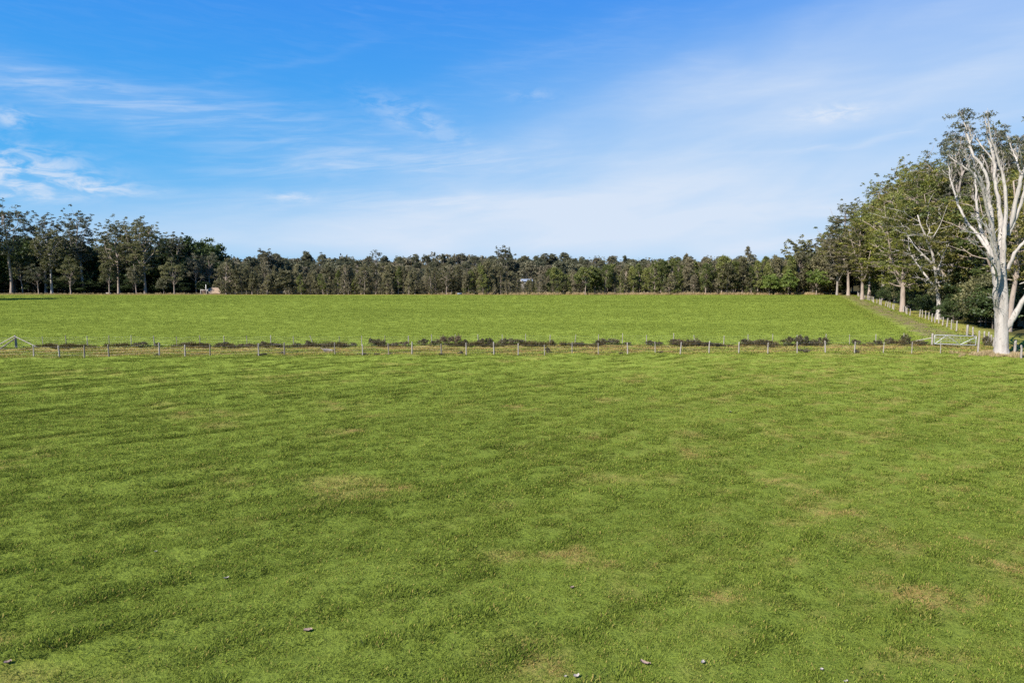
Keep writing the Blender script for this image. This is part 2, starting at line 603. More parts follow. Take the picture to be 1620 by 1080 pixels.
M = {}
M['ground'] = ground_material()
M['blade'] = blade_material()
M['gum_leaf'] = leaf_mat('gum_leaf', (.036, .042, .013), (.200, .182, .046), .28, .24)
M['gum_leaf_grey'] = leaf_mat('gum_leaf_grey', (.034, .041, .028), (.130, .130, .080), .22, .18)
M['gum_leaf_olive'] = leaf_mat('gum_leaf_olive', (.038, .043, .020), (.172, .165, .076), .25, .24)
M['gum_leaf_bright'] = leaf_mat('gum_leaf_bright', (.046, .060, .014), (.200, .205, .038), .30, .22)
M['oak_leaf'] = leaf_mat('oak_leaf', (.054, .054, .028), (.190, .172, .092), .2, .40, tip=(.168, .146, .098))
M['oak_leaf_green'] = leaf_mat('oak_leaf_green', (.050, .066, .020), (.180, .190, .056), .25, .40)
M['hill_leaf'] = leaf_mat('hill_leaf', (.046, .052, .032), (.150, .146, .086), .2, .36, tip=(.135, .112, .076))
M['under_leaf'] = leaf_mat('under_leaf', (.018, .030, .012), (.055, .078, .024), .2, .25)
M['lime_leaf'] = leaf_mat('lime_leaf', (.070, .105, .022), (.170, .215, .050), .3, .15)
M['bush_leaf'] = leaf_mat('bush_leaf', (.036, .032, .015), (.098, .080, .038), .15, .25, .03)
M['bush_brown'] = leaf_mat('bush_brown', (.050, .036, .022), (.110, .080, .048), .15, .2, .02)
M['bush_fern'] = leaf_mat('bush_fern', (.075, .085, .020), (.190, .170, .045), .3, .25, .03)
M['rush_blade'] = leaf_mat('rush_blade', (.048, .040, .018), (.165, .130, .060), .25, .2, .01)
M['straw_blade'] = leaf_mat('straw_blade', (.22, .165, .085), (.44, .34, .19), .25, .2, .02)
M['white_bark'] = bark_mat('white_bark', (.345, .32, .298), (.26, .238, .22), (.095, .08, .07), .95)
M['pink_bark'] = bark_mat('pink_bark', (.27, .22, .185), (.19, .155, .13), (.085, .065, .05), .6)
M['grey_bark'] = bark_mat('grey_bark', (.25, .22, .20), (.17, .15, .135), (.07, .06, .05), .6)
M['dark_bark'] = bark_mat('dark_bark', (.10, .085, .07), (.07, .06, .05), (.03, .025, .02), .6)
M['post_wood'] = bark_mat('post_wood', (.27, .245, .22), (.17, .155, .14), (.07, .06, .052), .7, .9, 4.0)
M['post_dark'] = bark_mat('post_dark', (.17, .15, .13), (.12, .105, .09), (.05, .045, .04), .6, .9, 4.0)
M['dead_wood'] = bark_mat('dead_wood', (.33, .30, .265), (.25, .22, .19), (.12, .10, .085), .5, .9, 2.0)
M['wire'] = plain_mat('wire', (.42, .42, .43), .5, .6)
M['galv'] = plain_mat('galvanised_steel', (.36, .37, .38), .42, .35, .2, 8)
M['soil'] = plain_mat('bare_soil', (.25, .18, .125), .95, 0, .3, 1.2, (.17, .125, .085))
M['roof_metal'] = plain_mat('roof_metal', (.78, .78, .78), .5, .1, .12, 2)
M['shed_wall'] = plain_mat('shed_wall', (.22, .21, .20), .8, 0, .2, 2)
M['rust'] = plain_mat('rust', (.075, .045, .032), .9, 0, .3, 3)
M['pale_paint'] = plain_mat('pale_paint', (.6, .58, .56), .6, 0, .12, 5)
M['blue_plastic'] = plain_mat('blue_plastic', (.10, .13, .17), .5, 0, .15, 3)
M['bark_litter'] = plain_mat('bark_litter', (.22, .155, .13), .9, 0, .4, 25, (.10, .07, .055))
M['bark_pale'] = plain_mat('bark_pale', (.28, .25, .23), .8, 0, .3, 25)

# ------------------------------------------------------------------ ground, one sheet to the horizon
def ramp_axis(parts):
    r = [parts[0][0]]
    for a, b, st in parts:
        n = max(1, int(round((b - a) / st)))
        r += list(a + (b - a) * np.arange(1, n + 1) / n)
    return np.array(r)


gx_r = ramp_axis([(0, 62, .5), (62, 150, 2.2), (150, 420, 9), (420, 1500, 90), (1500, 6000, 900)])
gx = np.concatenate([-gx_r[:0:-1], gx_r])
gy = ramp_axis([(-400, -40, 60), (-40, 8, 6), (8, 70, .5), (70, 90, .22), (90, 125, 1.0), (125, 300, 2.5), (300, 600, 9), (600, 1500, 60), (1500, 9000, 750)])
GX, GY = np.meshgrid(gx, gy)
xv, yv = GX.ravel(), GY.ravel()
gg = Geo()
nx, ny = len(gx), len(gy)
ii = (np.arange(ny - 1)[:, None] * nx + np.arange(nx - 1)[None]).ravel()
gg.add(np.stack([xv, yv, gz(xv, yv)], 1), np.stack([ii, ii + 1, ii + nx + 1, ii + nx], 1))
gme = gg.mesh('ground', M['ground'], True)
dry, tone, lane, track, far = zones(xv, yv)
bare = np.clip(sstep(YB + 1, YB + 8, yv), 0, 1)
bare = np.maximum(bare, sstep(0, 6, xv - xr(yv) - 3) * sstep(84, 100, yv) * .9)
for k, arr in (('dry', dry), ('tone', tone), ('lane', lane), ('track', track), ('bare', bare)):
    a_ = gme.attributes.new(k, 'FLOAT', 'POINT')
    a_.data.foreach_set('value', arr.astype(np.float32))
tag(link(bpy.data.objects.new('ground', gme)), kind='structure')


# ---- grass: tufts instanced by geometry nodes
def tuft_mesh(name, rng, n, R, h, w, mat, leanlo=.35, leanhi=1.3, seg=1):
    g = Geo()
    r = R * np.sqrt(rng.uniform(0, 1, n)); th = rng.uniform(0, 6.283, n)
    base = np.stack([r * np.cos(th), r * np.sin(th), np.full(n, -.01)], 1)
    ln = rng.uniform(leanlo, leanhi, n); la = th + rng.normal(0, 1.1, n)
    L = h * rng.uniform(.55, 1.3, n)
    d = np.stack([np.sin(ln) * np.cos(la), np.sin(ln) * np.sin(la), np.cos(ln)], 1)
    side = np.stack([-np.sin(la), np.cos(la), np.zeros(n)], 1)
    rot = rng.normal(0, .5, n)[:, None]
    side = unit(side + d * 0 + np.array([0, 0, 1]) * rot * .3)
    tip = base + d * L[:, None]
    mid = base + d * (L * .55)[:, None] + np.array([0, 0, 1]) * (L * .12)[:, None]
    wv_ = (w * rng.uniform(.6, 1.3, n))[:, None]
    v = np.stack([base - side * wv_ * .5, base + side * wv_ * .5, mid + side * wv_ * .42, mid - side * wv_ * .42, tip], 1).reshape(-1, 3)
    o = np.arange(n)[:, None] * 5
    q = np.hstack([o, o + 1, o + 2, o + 3])
    t = np.hstack([o + 3, o + 2, o + 4, -np.ones((n, 1), int)])
    g.add(v, np.vstack([q, t]), np.repeat(rng.uniform(0, 1, n), 5))
    return g.mesh(name, mat)


def scatter(name, pts, scl, attrs, meshes, kindtext, seed=0):
    """one object of points whose modifier sets a tuft on every point"""
    coll = bpy.data.collections.new(name + '_tufts')
    for i, me in enumerate(meshes):
        coll.objects.link(bpy.data.objects.new(name + '_tuft', me))
    me = bpy.data.meshes.new(name)
    me.vertices.add(len(pts))
    me.vertices.foreach_set('co', np.asarray(pts, np.float32).ravel())
    rng = np.random.default_rng(seed)
    allattr = dict(attrs); allattr['scl'] = scl; allattr['rotz'] = rng.uniform(0, 6.283, len(pts))
    for k, arr in allattr.items():
        a_ = me.attributes.new(k, 'FLOAT', 'POINT')
        a_.data.foreach_set('value', np.asarray(arr, np.float32))
    me.materials.append(meshes[0].materials[0])
    o = link(bpy.data.objects.new(name, me))
    ng = bpy.data.node_groups.new(name + '_nodes', 'GeometryNodeTree')
    ng.interface.new_socket('Geometry', in_out='INPUT', socket_type='NodeSocketGeometry')
    ng.interface.new_socket('Geometry', in_out='OUTPUT', socket_type='NodeSocketGeometry')
    n = ng.nodes; l = ng.links
    gi = n.new('NodeGroupInput'); go = n.new('NodeGroupOutput')
    ci = n.new('GeometryNodeCollectionInfo')
    ci.inputs['Collection'].default_value = coll
    ci.inputs['Separate Children'].default_value = True
    ci.inputs['Reset Children'].default_value = True
    ip = n.new('GeometryNodeInstanceOnPoints')
    ip.inputs['Pick Instance'].default_value = True
    l.new(gi.outputs[0], ip.inputs['Points'])
    l.new(ci.outputs[0], ip.inputs['Instance'])
    rv = n.new('FunctionNodeRandomValue'); rv.data_type = 'INT'
    for s in rv.inputs:
        if s.type == 'INT' and s.name == 'Min': s.default_value = 0
        if s.type == 'INT' and s.name == 'Max': s.default_value = len(meshes) - 1
    l.new([s for s in rv.outputs if s.type == 'INT'][0], ip.inputs['Instance Index'])

    def na(k):
        a = n.new('GeometryNodeInputNamedAttribute'); a.data_type = 'FLOAT'
        a.inputs['Name'].default_value = k
        return a.outputs['Attribute']
    cx = n.new('ShaderNodeCombineXYZ'); l.new(na('rotz'), cx.inputs[2])
    l.new(cx.outputs[0], ip.inputs['Rotation'])
    cs = n.new('ShaderNodeCombineXYZ')
    s_ = na('scl')
    for i in range(3): l.new(s_, cs.inputs[i])
    l.new(cs.outputs[0], ip.inputs['Scale'])
    l.new(ip.outputs[0], go.inputs[0])
    md = o.modifiers.new('tufts', 'NODES'); md.node_group = ng
    tag(o, kindtext, 'grass', kind='stuff')
    return o


rg = np.random.default_rng(5)
def wedge(rng, y0, y1, dens, wid=.86):
    area = wid * (y1 ** 2 - y0 ** 2)
    n = int(area * dens)
    y = np.sqrt(rng.uniform(y0 ** 2, y1 ** 2, n))
    x = rng.uniform(-1, 1, n) * wid * y
    return x, y


near_tufts = [tuft_mesh('grass_tuft', np.random.default_rng(100 + i), 54, .24, .074, .013, M['blade'], .35, 1.5) for i in range(6)]
far_tufts = [tuft_mesh('grass_tuft', np.random.default_rng(200 + i), 40, .32, .085, .028, M['blade'], .75, 1.5) for i in range(5)]
px_, py_, sc_ = [], [], []
for y0, y1, dens, s0 in ((12, 26, 24, .95), (26, 45, 13, 1.25), (45, 76, 8, 1.6)):
    a, b = wedge(rg, y0, y1, dens)
    k = b < yn(a) - .2
    a, b = a[k], b[k]
    px_.append(a); py_.append(b); sc_.append(s0 * rg.uniform(.7, 1.35, len(a)))
x_, y_, s_ = map(np.concatenate, (px_, py_, sc_))
dry, tone, lane, track, far = zones(x_, y_)
# lush clumps standing above the sward, toned dark to paint in tuft shadows
nc = 3000
cy = np.sqrt(rg.uniform(13 ** 2, 72 ** 2, nc)); cx_ = rg.uniform(-.84, .84, nc) * cy
k = (fbm(cx_ / 9, cy / 5, 15, 3) > .60) & (cy < yn(cx_) - 1)
# broken rows of taller growth along the plough lines, shadow dashes in their tone
qy = np.sqrt(rg.uniform(13 ** 2, 73 ** 2, 90000)); qx = rg.uniform(-.84, .84, 90000) * qy
qs = row_s(qx, qy) / 2.2 + .25 * (fbm(qx / 3, qy / 3, 17, 2) - .5)
ql = (qx * math.cos(ROW_A) + qy * math.sin(ROW_A))
kq = (np.abs((qs % 1.0) - .5) < .055) & (fbm(ql / 2.4, np.floor(qs) * 3.7, 19, 3) > .50) & (qy < yn(qx) - .8)
kq &= rg.uniform(0, 1, len(qx)) < .55 + .4 * sstep(20, -25, qx)
cx_, cy = np.concatenate([cx_[k], qx[kq]]), np.concatenate([cy[k], qy[kq]])
rep = rg.integers(1, 4, len(cx_))
ox = np.repeat(cx_, rep) + rg.normal(0, .13, rep.sum()) * np.repeat(rg.uniform(.5, 1.6, len(cx_)), rep)
oy = np.repeat(cy, rep) + rg.normal(0, .08, rep.sum()) + (ox - np.repeat(cx_, rep)) * .6
lx_, ly_ = len(x_), len(ox)
s_ = s_ * (.62 + .62 * (1 - tone)) * (1 - .25 * dry) * (.68 + .68 * fbm(x_ / .4, y_ / .4, 7, 3))
d2, t2 = zones(ox, oy)[:2]
x_ = np.concatenate([x_, ox]); y_ = np.concatenate([y_, oy])
s_ = np.concatenate([s_, rg.uniform(1.05, 2.05, ly_)])
dry = np.concatenate([dry, d2 * .3]); tone = np.concatenate([np.clip(tone + rg.normal(0, .10, lx_), 0, 1), np.clip(t2 * .42 + rg.normal(0, .08, ly_), 0, 1)])  # clumps and rows take a darker tone as painted tuft shadow
scatter('near_grass', np.stack([x_, y_, gz(x_, y_)], 1), s_, {'dry': dry, 'tone': tone}, near_tufts, 'short green pasture grass with straw patches in the near paddock', 1)

px_, py_, sc_ = [], [], []
for y0, y1, dens, s0 in ((70, 120, 4.0, 1.5), (120, 180, 2.0, 1.9), (180, 275, 1.2, 2.3)):
    a, b = wedge(rg, y0, y1, dens)
    dr = xr(b) - a
    k = (b > yf(a) + .5) & (dr > 7.4) & (b < YB - 2)
    a, b = a[k], b[k]
    px_.append(a); py_.append(b); sc_.append(s0 * rg.uniform(.6, 1.3, len(a)))
x_, y_, s_ = map(np.concatenate, (px_, py_, sc_))
dry, tone, lane, track, far = zones(x_, y_)
tone = np.clip(tone + rg.normal(0, .10, len(x_)), 0, 1)
scatter('far_grass', np.stack([x_, y_, gz(x_, y_)], 1), s_, {'dry': dry, 'tone': tone}, far_tufts, 'bright even green grass of the wide field beyond the far fence', 2)

# lane grass and the rough strip beside the track
px_, py_, sc_ = [], [], []
a, b = wedge(rg, 68, 92, 9.0, .9)
k = (b >= yn(a) - .4) & (b <= yf(a) + .6)
px_.append(a[k]); py_.append(b[k]); sc_.append(1.7 * rg.uniform(.5, 1.4, k.sum()))
b = rg.uniform(84, 262, 5200); a = xr(b) - rg.uniform(-2.5, 9.5, len(b))
kk = rg.uniform(0, 1, len(b)) < np.where((xr(b) - a) > 7, .9, np.where((xr(b) - a) < 1.6, .8, .22))
px_.append(a[kk]); py_.append(b[kk]); sc_.append(2.0 * rg.uniform(.5, 1.4, kk.sum()))
x_, y_, s_ = map(np.concatenate, (px_, py_, sc_))
dry, tone, lane, track, far = zones(x_, y_)
dry = np.clip(dry + rg.normal(0, .2, len(x_)), 0, 1)
scatter('lane_grass', np.stack([x_, y_, gz(x_, y_)], 1), s_, {'dry': dry, 'tone': tone}, far_tufts, 'rough olive and straw grass in the lane between the two fences', 3)

rush_tufts = [tuft_mesh('rush_tuft', np.random.default_rng(350 + i), 40, .28, .52, .03, M['rush_blade'], .05, .8) for i in range(4)]
n = 2600
x_ = rg.uniform(-75, 62, n); y_ = yf(x_) + rg.normal(-.12, .20, n)
k = vnoise(x_ / 3.1, x_ * 0, 13) * .7 + vnoise(x_ / .9, x_ * 0, 14) * .3 > .50 + .16 * rg.uniform(-1, 1, n) + .12 * sstep(-18, -40, x_)
x_, y_ = x_[k], y_[k]
scatter('ditch_rushes', np.stack([x_, y_, gz(x_, y_)], 1), rg.uniform(.35, 1.0, len(x_)) * (.5 + .9 * vnoise(x_ / 2.3, x_ * 0, 15)), {}, rush_tufts, 'low brown rushes growing along the ditch under the far fence', 6)

# tall straw grass along the foot of the trees and round the white tree
straw_tufts = [tuft_mesh('straw_tuft', np.random.default_rng(300 + i), 46, .45, .75, .035, M['straw_blade'], .05, .55) for i in range(4)]
px_, py_, sc_ = [], [], []
n = 1500
p0 = rg.uniform(690, 1345, n) ** 1.0
Yp = YB + rg.uniform(-1.5, 3.5, n)
xx = np.array([xat(p, Y) for p, Y in zip(p0, Yp)])
keep = rg.uniform(0, 1, n) < np.clip((p0 - 690) / 260, .12, 1) * (.35 + .9 * vnoise(xx / 7, Yp * 0, 3))
px_.append(xx[keep]); py_.append(Yp[keep]); sc_.append(rg.uniform(.7, 1.5, keep.sum()))
wx, wy = ground(1585, 561)
an = rg.uniform(0, 6.28, 260); ra = .9 + np.abs(rg.normal(0, 1.5, 260))
px_.append(wx + ra * np.cos(an) * 1.3); py_.append(wy + ra * np.sin(an) * .6); sc_.append(rg.uniform(.25, .55, 260))
n = 500
p0 = rg.uniform(-100, 690, n); Yp = YB + rg.uniform(4, 12, n)
px_.append(np.array([xat(p, Y) for p, Y in zip(p0, Yp)])); py_.append(Yp); sc_.append(rg.uniform(.4, .9, n))
x_, y_, s_ = map(np.concatenate, (px_, py_, sc_))
scatter('straw_grass', np.stack([x_, y_, gz(x_, y_)], 1), s_, {}, straw_tufts, 'tall straw coloured grass along the foot of the far trees', 4)


# ------------------------------------------------------------------ tree builders (in local coordinates, base at the origin)
def gum_parts(seed, H, R, fork=.42, lean=(0, 0), nclump=55, cr=(1.2, 2.0), L=.5, Wd=.22, lpc=90, r0=None, limbs=6, flat=.78, sides=7, shell=.5, rim_n=14):
    rng = np.random.default_rng(seed)
    tg, cg = Geo(), Geo()
    r0 = r0 or H * .014
    lean = np.array([lean[0], lean[1], 0.0])
    zs = np.linspace(-.3, .88 * H, 12)
    wob = np.cumsum(rng.normal(0, .012 * H, (12, 2)), 0) * np.linspace(0, 1, 12)[:, None]
    path = np.stack([wob[:, 0], wob[:, 1], zs], 1) + lean * (np.clip(zs / H, 0, 1) ** 1.4)[:, None] * H
    rad = r0 * (1 - np.clip(zs, 0, H) / H * .9) ** .9 + r0 * .45 * np.exp(-np.clip(zs, 0, 99) / (r0 * 2.2))
    tube(tg, path, rad, sides + 2, .10, rng)
    nodes = [p for p, z in zip(path, zs) if z > fork * H * .95]
    nrad = [r for r, z in zip(rad, zs) if z > fork * H * .95]
    a0 = rng.uniform(0, 6.28)
    for i in range(limbs):
        t = fork + (.80 - fork) * (i / max(1, limbs - 1)) * rng.uniform(.75, 1.05)
        zz = t * H
        b = np.array([np.interp(zz, zs, path[:, 0]), np.interp(zz, zs, path[:, 1]), zz])
        az_ = a0 + i * 2.4 + rng.normal(0, .3)
        reach = R * rng.uniform(.55, .9) * (1 - .35 * (t - fork) / (1 - fork))
        top = min(.97 * H, zz + (H - zz) * rng.uniform(.45, .85))
        e = b + np.array([math.cos(az_) * reach, math.sin(az_) * reach, top - zz]) + lean * (top - zz) * .5
        m1 = b + (e - b) * np.array([.45, .45, .28]) + rng.normal(0, .02 * H, 3)
        m2 = b + (e - b) * np.array([.78, .78, .62]) + rng.normal(0, .02 * H, 3)
        pth = spline([b, m1, m2, e], 10)
        rr = np.interp(zz, zs, rad) * np.linspace(.72, .14, 10)
        tube(tg, pth, rr, sides, .08, rng)
        nodes += list(pth[2:]); nrad += list(rr[2:])
    nodes = np.array(nodes); nrad = np.array(nrad)
    # clump centres inside the crown envelope
    zc = (fork * .92 + 1) / 2 * H; hz = (1 - fork * .92) / 2 * H
    cand = unit(rng.normal(size=(4000, 3))) * (rng.uniform(0, 1, 4000) ** .45)[:, None]
    keep = (np.linalg.norm(cand, axis=1) > shell) | (rng.uniform(0, 1, 4000) < .22)
    cand = cand[keep]
    wid = 1 - .35 * np.clip(-cand[:, 2], 0, 1) + .0
    cand = cand * np.array([R, R, hz]) * np.stack([wid, wid, np.ones_like(wid)], 1)
    cand[:, 2] += zc
    # lobed outline
    th = np.arctan2(cand[:, 1], cand[:, 0]); ph = rng.uniform(0, 6.28, 3)
    lob = 1 + .22 * np.sin(2 * th + ph[0] + cand[:, 2] * .25) + .15 * np.sin(3 * th + ph[1] - cand[:, 2] * .4)
    cand[:, :2] *= lob[:, None]
    cand += lean * (np.clip(cand[:, 2] / H, 0, 1) ** 1.4)[:, None] * H
    cen, crad = [], []
    for c in cand:
        r = rng.uniform(*cr)
        if cen:
            dd = np.linalg.norm((np.array(cen) - c) * np.array([1, 1, 1.25]), axis=1)
            if dd.min() < r * 1.05:
                continue
        # stay near a limb so that gaps open between limbs
        dn = np.linalg.norm(nodes - c, axis=1)
        if dn.min() > R * .55:
            continue
        cen.append(c); crad.append(r)
        if len(cen) >= nclump:
            break
    cen = np.array(cen); crad = np.array(crad)
    for c, r in zip(cen, crad):
        cost = np.linalg.norm(nodes - c, axis=1) + 2.2 * np.clip(nodes[:, 2] - c[2] + .5, 0, None)
        j = int(cost.argmin())
        b = nodes[j]
        m = b + (c - b) * .5 + np.array([0, 0, -.06 * np.linalg.norm(c - b)]) + rng.normal(0, .15, 3)
        pth = spline([b, m, c], 5)
        tube(tg, pth, np.linspace(min(nrad[j] * .75, .12 + .012 * H * .3), .025, 5), 4)
        for q in range(3):
            e = c + unit(rng.normal(size=3)) * r * .8 * np.array([1, 1, .7])
            tube(tg, spline([pth[3], (pth[3] + e) / 2 + rng.normal(0, .1, 3), e], 3), [.035, .025, .012], 3)
    # sub-clumps give each clump its own tufts
    K = 5
    sub = np.repeat(cen, K, 0) + unit(rng.normal(size=(len(cen) * K, 3))) * (np.repeat(crad, K) * .74)[:, None] * np.array([1, 1, flat])
    clump_leaves(cg, rng, sub, np.repeat(crad, K) * rng.uniform(.34, .58, len(sub)), max(8, lpc // K), L, Wd, flat, .45, .30)
    # small tufts standing clear of the crown on thin stems
    out_ = cen - np.array([0, 0, zc]) - lean * (np.clip(cen[:, 2:3] / H, 0, 1) ** 1.4) * H
    sc_ = np.linalg.norm(out_ / np.array([R, R, hz]), axis=1) * (out_[:, 2] > -.2 * hz)
    rim = np.argsort(-sc_)[:rim_n]
    tuft = []
    for j in rim:
        d = unit(out_[j] / np.array([R, R, hz]) * np.array([1, 1, .9]) + rng.normal(0, .25, 3))
        e = cen[j] + d * crad[j] * rng.uniform(1.1, 1.9)
        tube(tg, spline([cen[j], (cen[j] + e) / 2 + rng.normal(0, .12, 3), e], 4), [.05, .035, .025, .012], 3)
        for q in range(3):
            tuft.append(e + rng.normal(0, .42, 3))
    if len(tuft):
        clump_leaves(cg, rng, np.array(tuft), rng.uniform(.28, .55, len(tuft)) * (L / .42), 22, L * .9, Wd * .9, .75, .4, .4)
    return tg, cg


def oak_parts(seed, H, R, shape='cone', nclump=70, lpc=34, L=.75, Wd=.24, cr=(.5, 1.0), low=.10):
    rng = np.random.default_rng(seed)
    tg, cg = Geo(), Geo()
    zs = np.linspace(-.3, H * .95, 9)
    w = np.cumsum(rng.normal(0, .018 * H, (9, 2)), 0) * np.linspace(0, 1, 9)[:, None]
    path = np.stack([w[:, 0], w[:, 1], zs], 1)
    tube(tg, path, np.linspace(H * .017, .03, 9) + .05, 6, .08, rng)
    z = (low + (1 - low) * rng.uniform(0, 1, nclump) ** .85) * H
    t = np.clip((z / H - low) / (1 - low), 0, 1)
    if shape == 'cone':
        prof = (1 - t) ** .65 * sstep(0, .12, t + .06)
    elif shape == 'col':
        prof = np.sqrt(np.clip(1 - t ** 3, 0, 1)) * (.55 + .45 * sstep(0, .3, t))
    else:
        prof = np.sin(np.clip(t * .92 + .08, 0, 1) * math.pi) ** .6
    th = rng.uniform(0, 6.28, nclump)
    ph = rng.uniform(0, 6.28, 2)
    rad = R * prof * rng.uniform(.45, 1.0, nclump) * (1 + .25 * np.sin(2 * th + ph[0] + z * .5))
    cen = np.stack([rad * np.cos(th), rad * np.sin(th), z], 1)
    cen[:, 0] += np.interp(z, zs, path[:, 0]); cen[:, 1] += np.interp(z, zs, path[:, 1])
    for c in cen:
        b = np.array([np.interp(c[2] * .8, zs, path[:, 0]), np.interp(c[2] * .8, zs, path[:, 1]), c[2] * .8])
        tube(tg, spline([b, (b + c) / 2 + rng.normal(0, .12, 3), c], 3), [.05, .035, .015], 3)
    clump_leaves(cg, rng, cen, rng.uniform(*cr, nclump), lpc, L, Wd, 1.15, .35 if shape != 'cone' else -.15, .6, .8)
    return tg, cg


def dome_parts(seed, H, R, base=.25, nclump=60, lpc=40, L=.8, Wd=.45, cr=(1.1, 1.9), r0=None):
    rng = np.random.default_rng(seed)
    tg, cg = Geo(), Geo()
    r0 = r0 or H * .016
    zs = np.linspace(-.4, H * .8, 8)
    w = np.cumsum(rng.normal(0, .02 * H, (8, 2)), 0) * np.linspace(0, 1, 8)[:, None]
    path = np.stack([w[:, 0], w[:, 1], zs], 1)
    tube(tg, path, np.linspace(r0 * 1.25, .05, 8), 6, .1, rng)
    u = unit(rng.normal(size=(nclump, 3)))
    u[:, 2] = np.where(u[:, 2] < -.35, np.abs(u[:, 2]), u[:, 2])
    rr = rng.uniform(.35, 1.0, nclump) ** .5
    th = np.arctan2(u[:, 1], u[:, 0]); ph = rng.uniform(0, 6.28, 2)
    rr *= 1 + .16 * np.sin(2 * th + ph[0]) + .12 * np.sin(3 * th + ph[1] + 2 * u[:, 2])
    hz = H * (1 - base) * .55
    cen = u * rr[:, None] * np.array([R, R, hz]); cen[:, 2] += H - hz * 1.02
    for i, c in enumerate(cen[::2]):
        zz = max(.3, min(c[2] * rng.uniform(.45, .7), H * .75))
        b = np.array([np.interp(zz, zs, path[:, 0]), np.interp(zz, zs, path[:, 1]), zz])
        tube(tg, spline([b, (b + c) / 2 + rng.normal(0, .2, 3) + np.array([0, 0, -.3]), c], 4), [r0 * .35, r0 * .25, r0 * .16, .02], 4)
    clump_leaves(cg, rng, cen, rng.uniform(*cr, nclump), lpc, L, Wd, .8, .3, .4)
    return tg, cg


def bush_parts(seed, H, R, nclump=12, lpc=26, L=.16, Wd=.07):
    rng = np.random.default_rng(seed)
    tg, cg = Geo(), Geo()
    for i in range(nclump):
        a = rng.uniform(0, 6.28); r = R * math.sqrt(rng.uniform(0, 1)) * .9
        c = np.array([r * math.cos(a), r * math.sin(a), H * rng.uniform(.35, .85) * (1 - .45 * (r / R) ** 2)])
        tube(tg, spline([np.array([c[0] * .35, c[1] * .35, -.08]), c * np.array([.75, .75, .55]), c], 4), [.02, .016, .011, .006], 4)
        if i == 0: cen = [c]
        else: cen.append(c)
        for q in range(2):
            e = c + np.array([rng.normal(0, .1), rng.normal(0, .1), rng.uniform(.1, .3)]) * H
            tube(tg, np.array([c * .9, (c + e) / 2, e]), [.010, .007, .004], 3)
    cen = np.array(cen)
    clump_leaves(cg, rng, cen, rng.uniform(.20, .34, nclump) * (R + H) * .6, lpc, L, Wd, .8, -.5, .7, .5)
    return tg, cg


def tree_from(name, tmesh, cmesh, loc, rz, sc, label, cat, group=None):
    o = empty(name, loc, rz, sc)
    tag(o, label, cat, group)
    link(bpy.data.objects.new('trunk' if cat != 'bush' else 'stem', tmesh), o)
    link(bpy.data.objects.new('crown' if cat != 'bush' else 'foliage', cmesh), o)
    return o


def meshes(parts, tmat, cmat):
    tg, cg = parts
    return tg.mesh('trunk', tmat, True), cg.mesh('crown', cmat)


def zg(x, y):
    return float(gz(np.array([x]), np.array([y]))[0])


R_ = random.Random(11)
_U = ['', 'first', 'second', 'third', 'fourth', 'fifth', 'sixth', 'seventh', 'eighth', 'ninth', 'tenth', 'eleventh', 'twelfth', 'thirteenth', 'fourteenth', 'fifteenth', 'sixteenth', 'seventeenth', 'eighteenth', 'nineteenth']
_T = ['twent', 'thirt', 'fort', 'fift', 'sixt', 'sevent', 'eight', 'ninet']
ORD = _U[1:] + [(_T[n // 10 - 2] + ('ieth' if n % 10 == 0 else 'y-' + _U[n % 10])) for n in range(20, 100)] + ['hundredth'] + ['hundred and ' + u for u in _U[1:]] + ['hundred and ' + (_T[n // 10 - 2] + ('ieth' if n % 10 == 0 else 'y-' + _U[n % 10])) for n in range(20, 100)]

